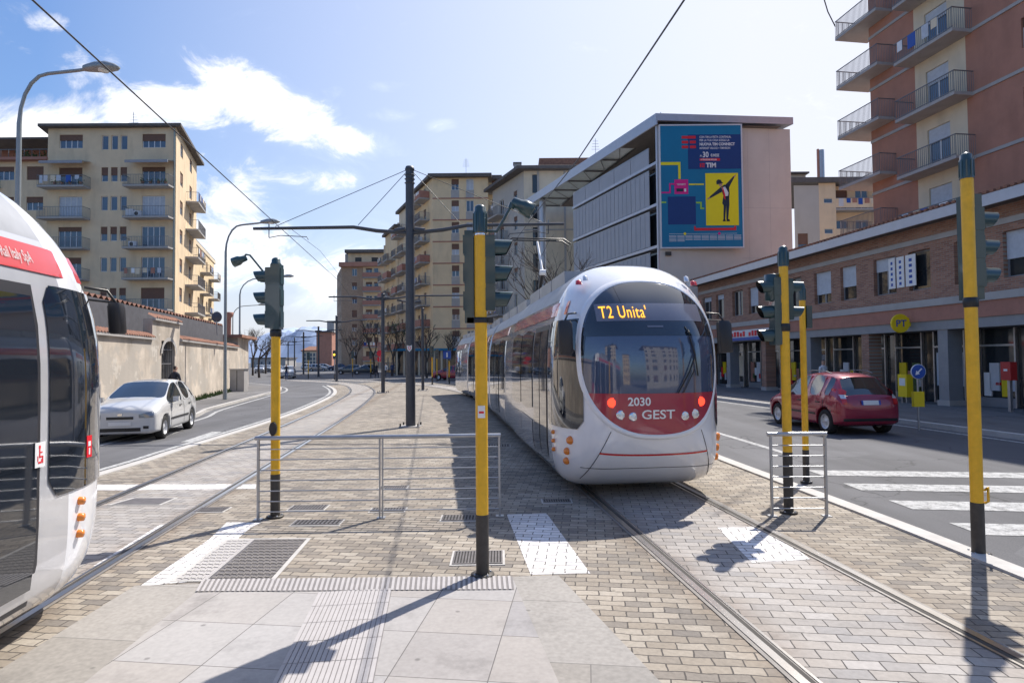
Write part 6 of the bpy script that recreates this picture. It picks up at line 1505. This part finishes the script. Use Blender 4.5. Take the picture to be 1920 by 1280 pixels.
tree(498, 105, 8, 'small bare tree between the left signal pole and the distant shed', 11, leaf=1)
tree(760, 98, 10, 'bare tree mostly hidden by the tallest mast', 12)
# ================================================================ small far furniture
def smallsignal(px, Y, h, label, lit=None, yel=True, arm=0):
    x = (px-960)/F*Y; t = empty('signal_pole', (x, Y, 0), label, 'traffic light', 'distant signal poles')
    b = MB(); b.tube([(0, 0, 0), (0, 0, h*.28)], .06, 'pole_base', 8); b.tube([(0, 0, h*.28), (0, 0, h)], .055, 'yellow' if yel else 'galv', 8)
    if arm: b.tube([(0, 0, h), (arm*.3, 0, h+.5), (arm, 0, h+.5)], .06, 'yellow', 8)
    b.build('pole', t, False)
    b = MB(); b.box(-.15, .15, -.1, .12, h-.05, h+.85, 'signal_green'); hd = b.build('signal_housing', t, False)
    for i in range(3): b = MB(); b.lathe([(0, -.13), (.1, -.12)], (0, 0, h+.12+i*.28), ('amber_lamp' if lit == i else 'glass_dark'), 10, 'Y'); b.build('lens', hd, False)
smallsignal(627, 66, 2.3, 'distant signal with its amber lamp lit beside the first mast of the far row', 1, False)
smallsignal(578, 70, 2.2, 'distant yellow signal pole left of the one with the lit amber lamp')
smallsignal(661, 78, 2.4, 'distant yellow signal pole in front of the brick block')
smallsignal(695, 74, 2.3, 'distant yellow signal pole right of the dark parked car')
smallsignal(810, 50, 2.3, 'yellow signal pole under the ten-storey block, right of the tallest mast')
smallsignal(819, 58, 2.2, 'slightly smaller yellow signal pole directly right of another below the ten-storey block')
smallsignal(842, 52, 2.0, 'yellow signal pole beside the blue square sign')
smallsignal(717, 70, 2.0, 'distant yellow signal pole just behind the second mast')
def pane_sign(px, py, Y, kind, label, s=.32):
    x = (px-960)/F*Y; z = zY(py, Y); t = empty('road_sign', (x, Y, 0), label, 'traffic sign')
    b = MB(); b.tube([(0, .03, 0), (0, .03, z+s)], .03, 'galv', 8); b.build('post', t, False)
    b = MB()
    if kind == 'blue': b.box(-s, s, -.02, .0, z-s, z+s, 'sign_blue'); b.box(-.05, .05, -.025, -.021, z-s*.6, z+s*.6, 'white')
    else: b.lathe([(0, -.02), (s*.72, -.02)], (0, 0, z), 'white', 18, 'Y'); b.lathe([(s*.72, -.022), (s, -.02), (s, 0)], (0, 0, z), 'board_red', 18, 'Y')
    b.build('sign_plate', t, False)
pane_sign(838, 664, 51, 'blue', 'small square blue sign right of the tallest mast'); pane_sign(712, 660, 60, 'red', 'distant round red and white sign beside the second mast', .3); pane_sign(712, 671, 62, 'red', 'lower distant round red and white sign beside the second mast', .28)
# shop row at the foot of the far blocks
b = MB(); Y = 82; b.box((740-960)/F*Y, (860-960)/F*Y, Y, Y+.4, .1, 3.3, 'glass_dark')
for i in range(9): xx = ((742+i*14)-960)/F*Y; b.box(xx, xx+.25, Y-.05, Y+.41, 0.0, 3.5, 'cream_stucco')
b.box((738-960)/F*Y, (862-960)/F*Y, Y-.5, Y+.3, 3.3, 3.6, 'board_blue'); tag(b.build('shop_arcade'), 'row of small shop windows at the foot of the yellow ten-storey block', 'shops')
# ================================================================ people
def person(loc, rz, label, top, legs, walk=.25, lift=0.0, seed=1, bag=False):
    t = empty('person', loc, label, 'person', None, rz)
    V = []; E = []; Rr = []
    def add(p, r, par=None):
        V.append(p); Rr.append(r)
        if par is not None: E.append((par, len(V)-1))
        return len(V)-1
    pel = add((0, 0, .95), .135); ch = add((0, .01, 1.22), .15, pel); sh = add((0, .0, 1.42), .12, ch); nk = add((0, -.01, 1.52), .055, sh); hd = add((0, -.02, 1.64), .09, nk); tp = add((0, -.01, 1.73), .07, hd)
    for s_ in (-1, 1):
        w = walk*s_
        h = add((s_*.09, 0, .88), .10, pel); k = add((s_*.10, -w*.45-.04, .50), .065, h); a = add((s_*.10, -w+.02*(s_), .09), .042, k); add((s_*.11, -w-.14, .04), .035, a)
        s = add((s_*.18, 0, 1.40), .06, sh); e = add((s_*.24, w*.35+.03, 1.14), .042, s); wv = add((s_*.23, w*.6-.1, .92), .028, e); pl = add((s_*.23, w*.6-.15, .86), .03, wv)
        for q in range(4): f1 = add((s_*.23+(q-1.5)*.012, w*.6-.175-.004*q, .82), .009, pl); add((s_*.22+(q-1.5)*.012, w*.6-.165, .785+.006*abs(q-1)), .008, f1)
        th_ = add((s_*.20, w*.6-.18, .85), .010, pl); add((s_*.19, w*.6-.19, .825), .009, th_)
    me = bpy.data.meshes.new('b'); me.from_pydata(V, E, []); o = bpy.data.objects.new('b', me); C.objects.link(o)
    m = o.modifiers.new('k', 'SKIN'); m.use_smooth_shade = True
    for i, r in enumerate(Rr): me.skin_vertices[0].data[i].radius = (r, r*.85); me.skin_vertices[0].data[i].use_root = (i == 0)
    m2 = o.modifiers.new('s', 'SUBSURF'); m2.levels = 1
    res = eval_mesh(o); bpy.data.objects.remove(o); res.materials.clear()
    for k_ in (top, legs, 'skin', 'hair', 'black'): res.materials.append(MAT[k_])
    for p in res.polygons:
        c = p.center; p.use_smooth = True
        p.material_index = 3 if (c.z > 1.69 or (c.z > 1.58 and c.y > .02)) else 2 if (c.z > 1.50 or (abs(c.x) > .18 and c.z < .93 and c.z > .74)) else 0 if c.z > .92 else 4 if c.z < .07 else 1
    inst('body', res, t, (0, 0, 0))
    b = MB(); b.lathe([(.0, -.03), (.012, -.015), (.014, .0)], (0, -.115, 1.625), 'skin', 8, 'Y'); b.box(-.04, -.02, -.108, -.095, 1.65, 1.66, 'hair'); b.box(.02, .04, -.108, -.095, 1.65, 1.66, 'hair'); b.box(-.02, .02, -.105, -.092, 1.585, 1.592, 'terracotta'); b.build('face', t, False)
    if bag: b = MB(); b.box(-.13, .13, .14, .24, 1.08, 1.42, 'cloth_light'); b.build('rucksack', t, False)
    return t
c = G(1638, 786); person((onG(1638, 0, 2.4).x, onG(1638, 0, 2.4).y, .12), R(20), 'pedestrian in a pale blue top walking on the right pavement behind the red car', 'cloth_light', 'cloth_dark', .2)
w_ = onwall(23.8); person((w_.x+1.2, w_.y, .12), R(160), 'pedestrian in dark clothes on the left pavement behind the white car', 'cloth_dark', 'cloth_dark', .22)
person(((537-960)/F*66, 66, 0), R(0), 'distant pedestrian in dark clothes standing near the white waiting car', 'cloth_dark', 'cloth_blue', .1)
for px, Y, tp_, lab in ((706, 72, 'cloth_dark', 'distant pedestrian in black beside the second mast'), (722, 70, 'cloth_light', 'distant pedestrian in a pale top right of the second mast'), (735, 76, 'cloth_blue', 'distant pedestrian in blue before the shops')):
    person(((px-960)/F*Y, Y, 0), R(px % 90), lab, tp_, 'cloth_dark', .2)
# bicycle by the shops
p = onG(1412, 0, 3.0); t = empty('bicycle', (p.x, p.y, .12), 'dark bicycle leaning near the far shop fronts, right of the tram mirror', 'bicycle', None, R(75))
for x in (-.52, .52):
    b = MB(); b.tube([(x+.33*math.cos(a), 0, .34+.33*math.sin(a)) for a in [2*math.pi*i/20 for i in range(21)]], .02, 'tyre', 5, cap=False)
    for i in range(8): a = i*math.pi/8; b.tube([(x-.32*math.cos(a), 0, .34-.32*math.sin(a)), (x+.32*math.cos(a), 0, .34+.32*math.sin(a))], .004, 'galv', 3)
    b.build('wheel', t, False)
b = MB()
for q in ([(-.52, 0, .34), (-.05, 0, .32)], [(-.05, 0, .32), (-.18, 0, .86)], [(-.18, 0, .80), (.38, 0, .82)], [(.38, 0, .82), (-.05, 0, .32)], [(.52, 0, .34), (.36, 0, .92)], [(-.52, 0, .34), (-.17, 0, .78)]): b.tube(q, .016, 'black', 6)
b.build('frame', t, False); b = MB(); b.tube([(.36, -.28, .98), (.40, 0, .95), (.36, .28, .98)], .014, 'galv', 6); b.build('handlebar', t, False); b = MB(); b.box(-.30, -.08, -.06, .06, .87, .91, 'black'); b.build('saddle', t, False)
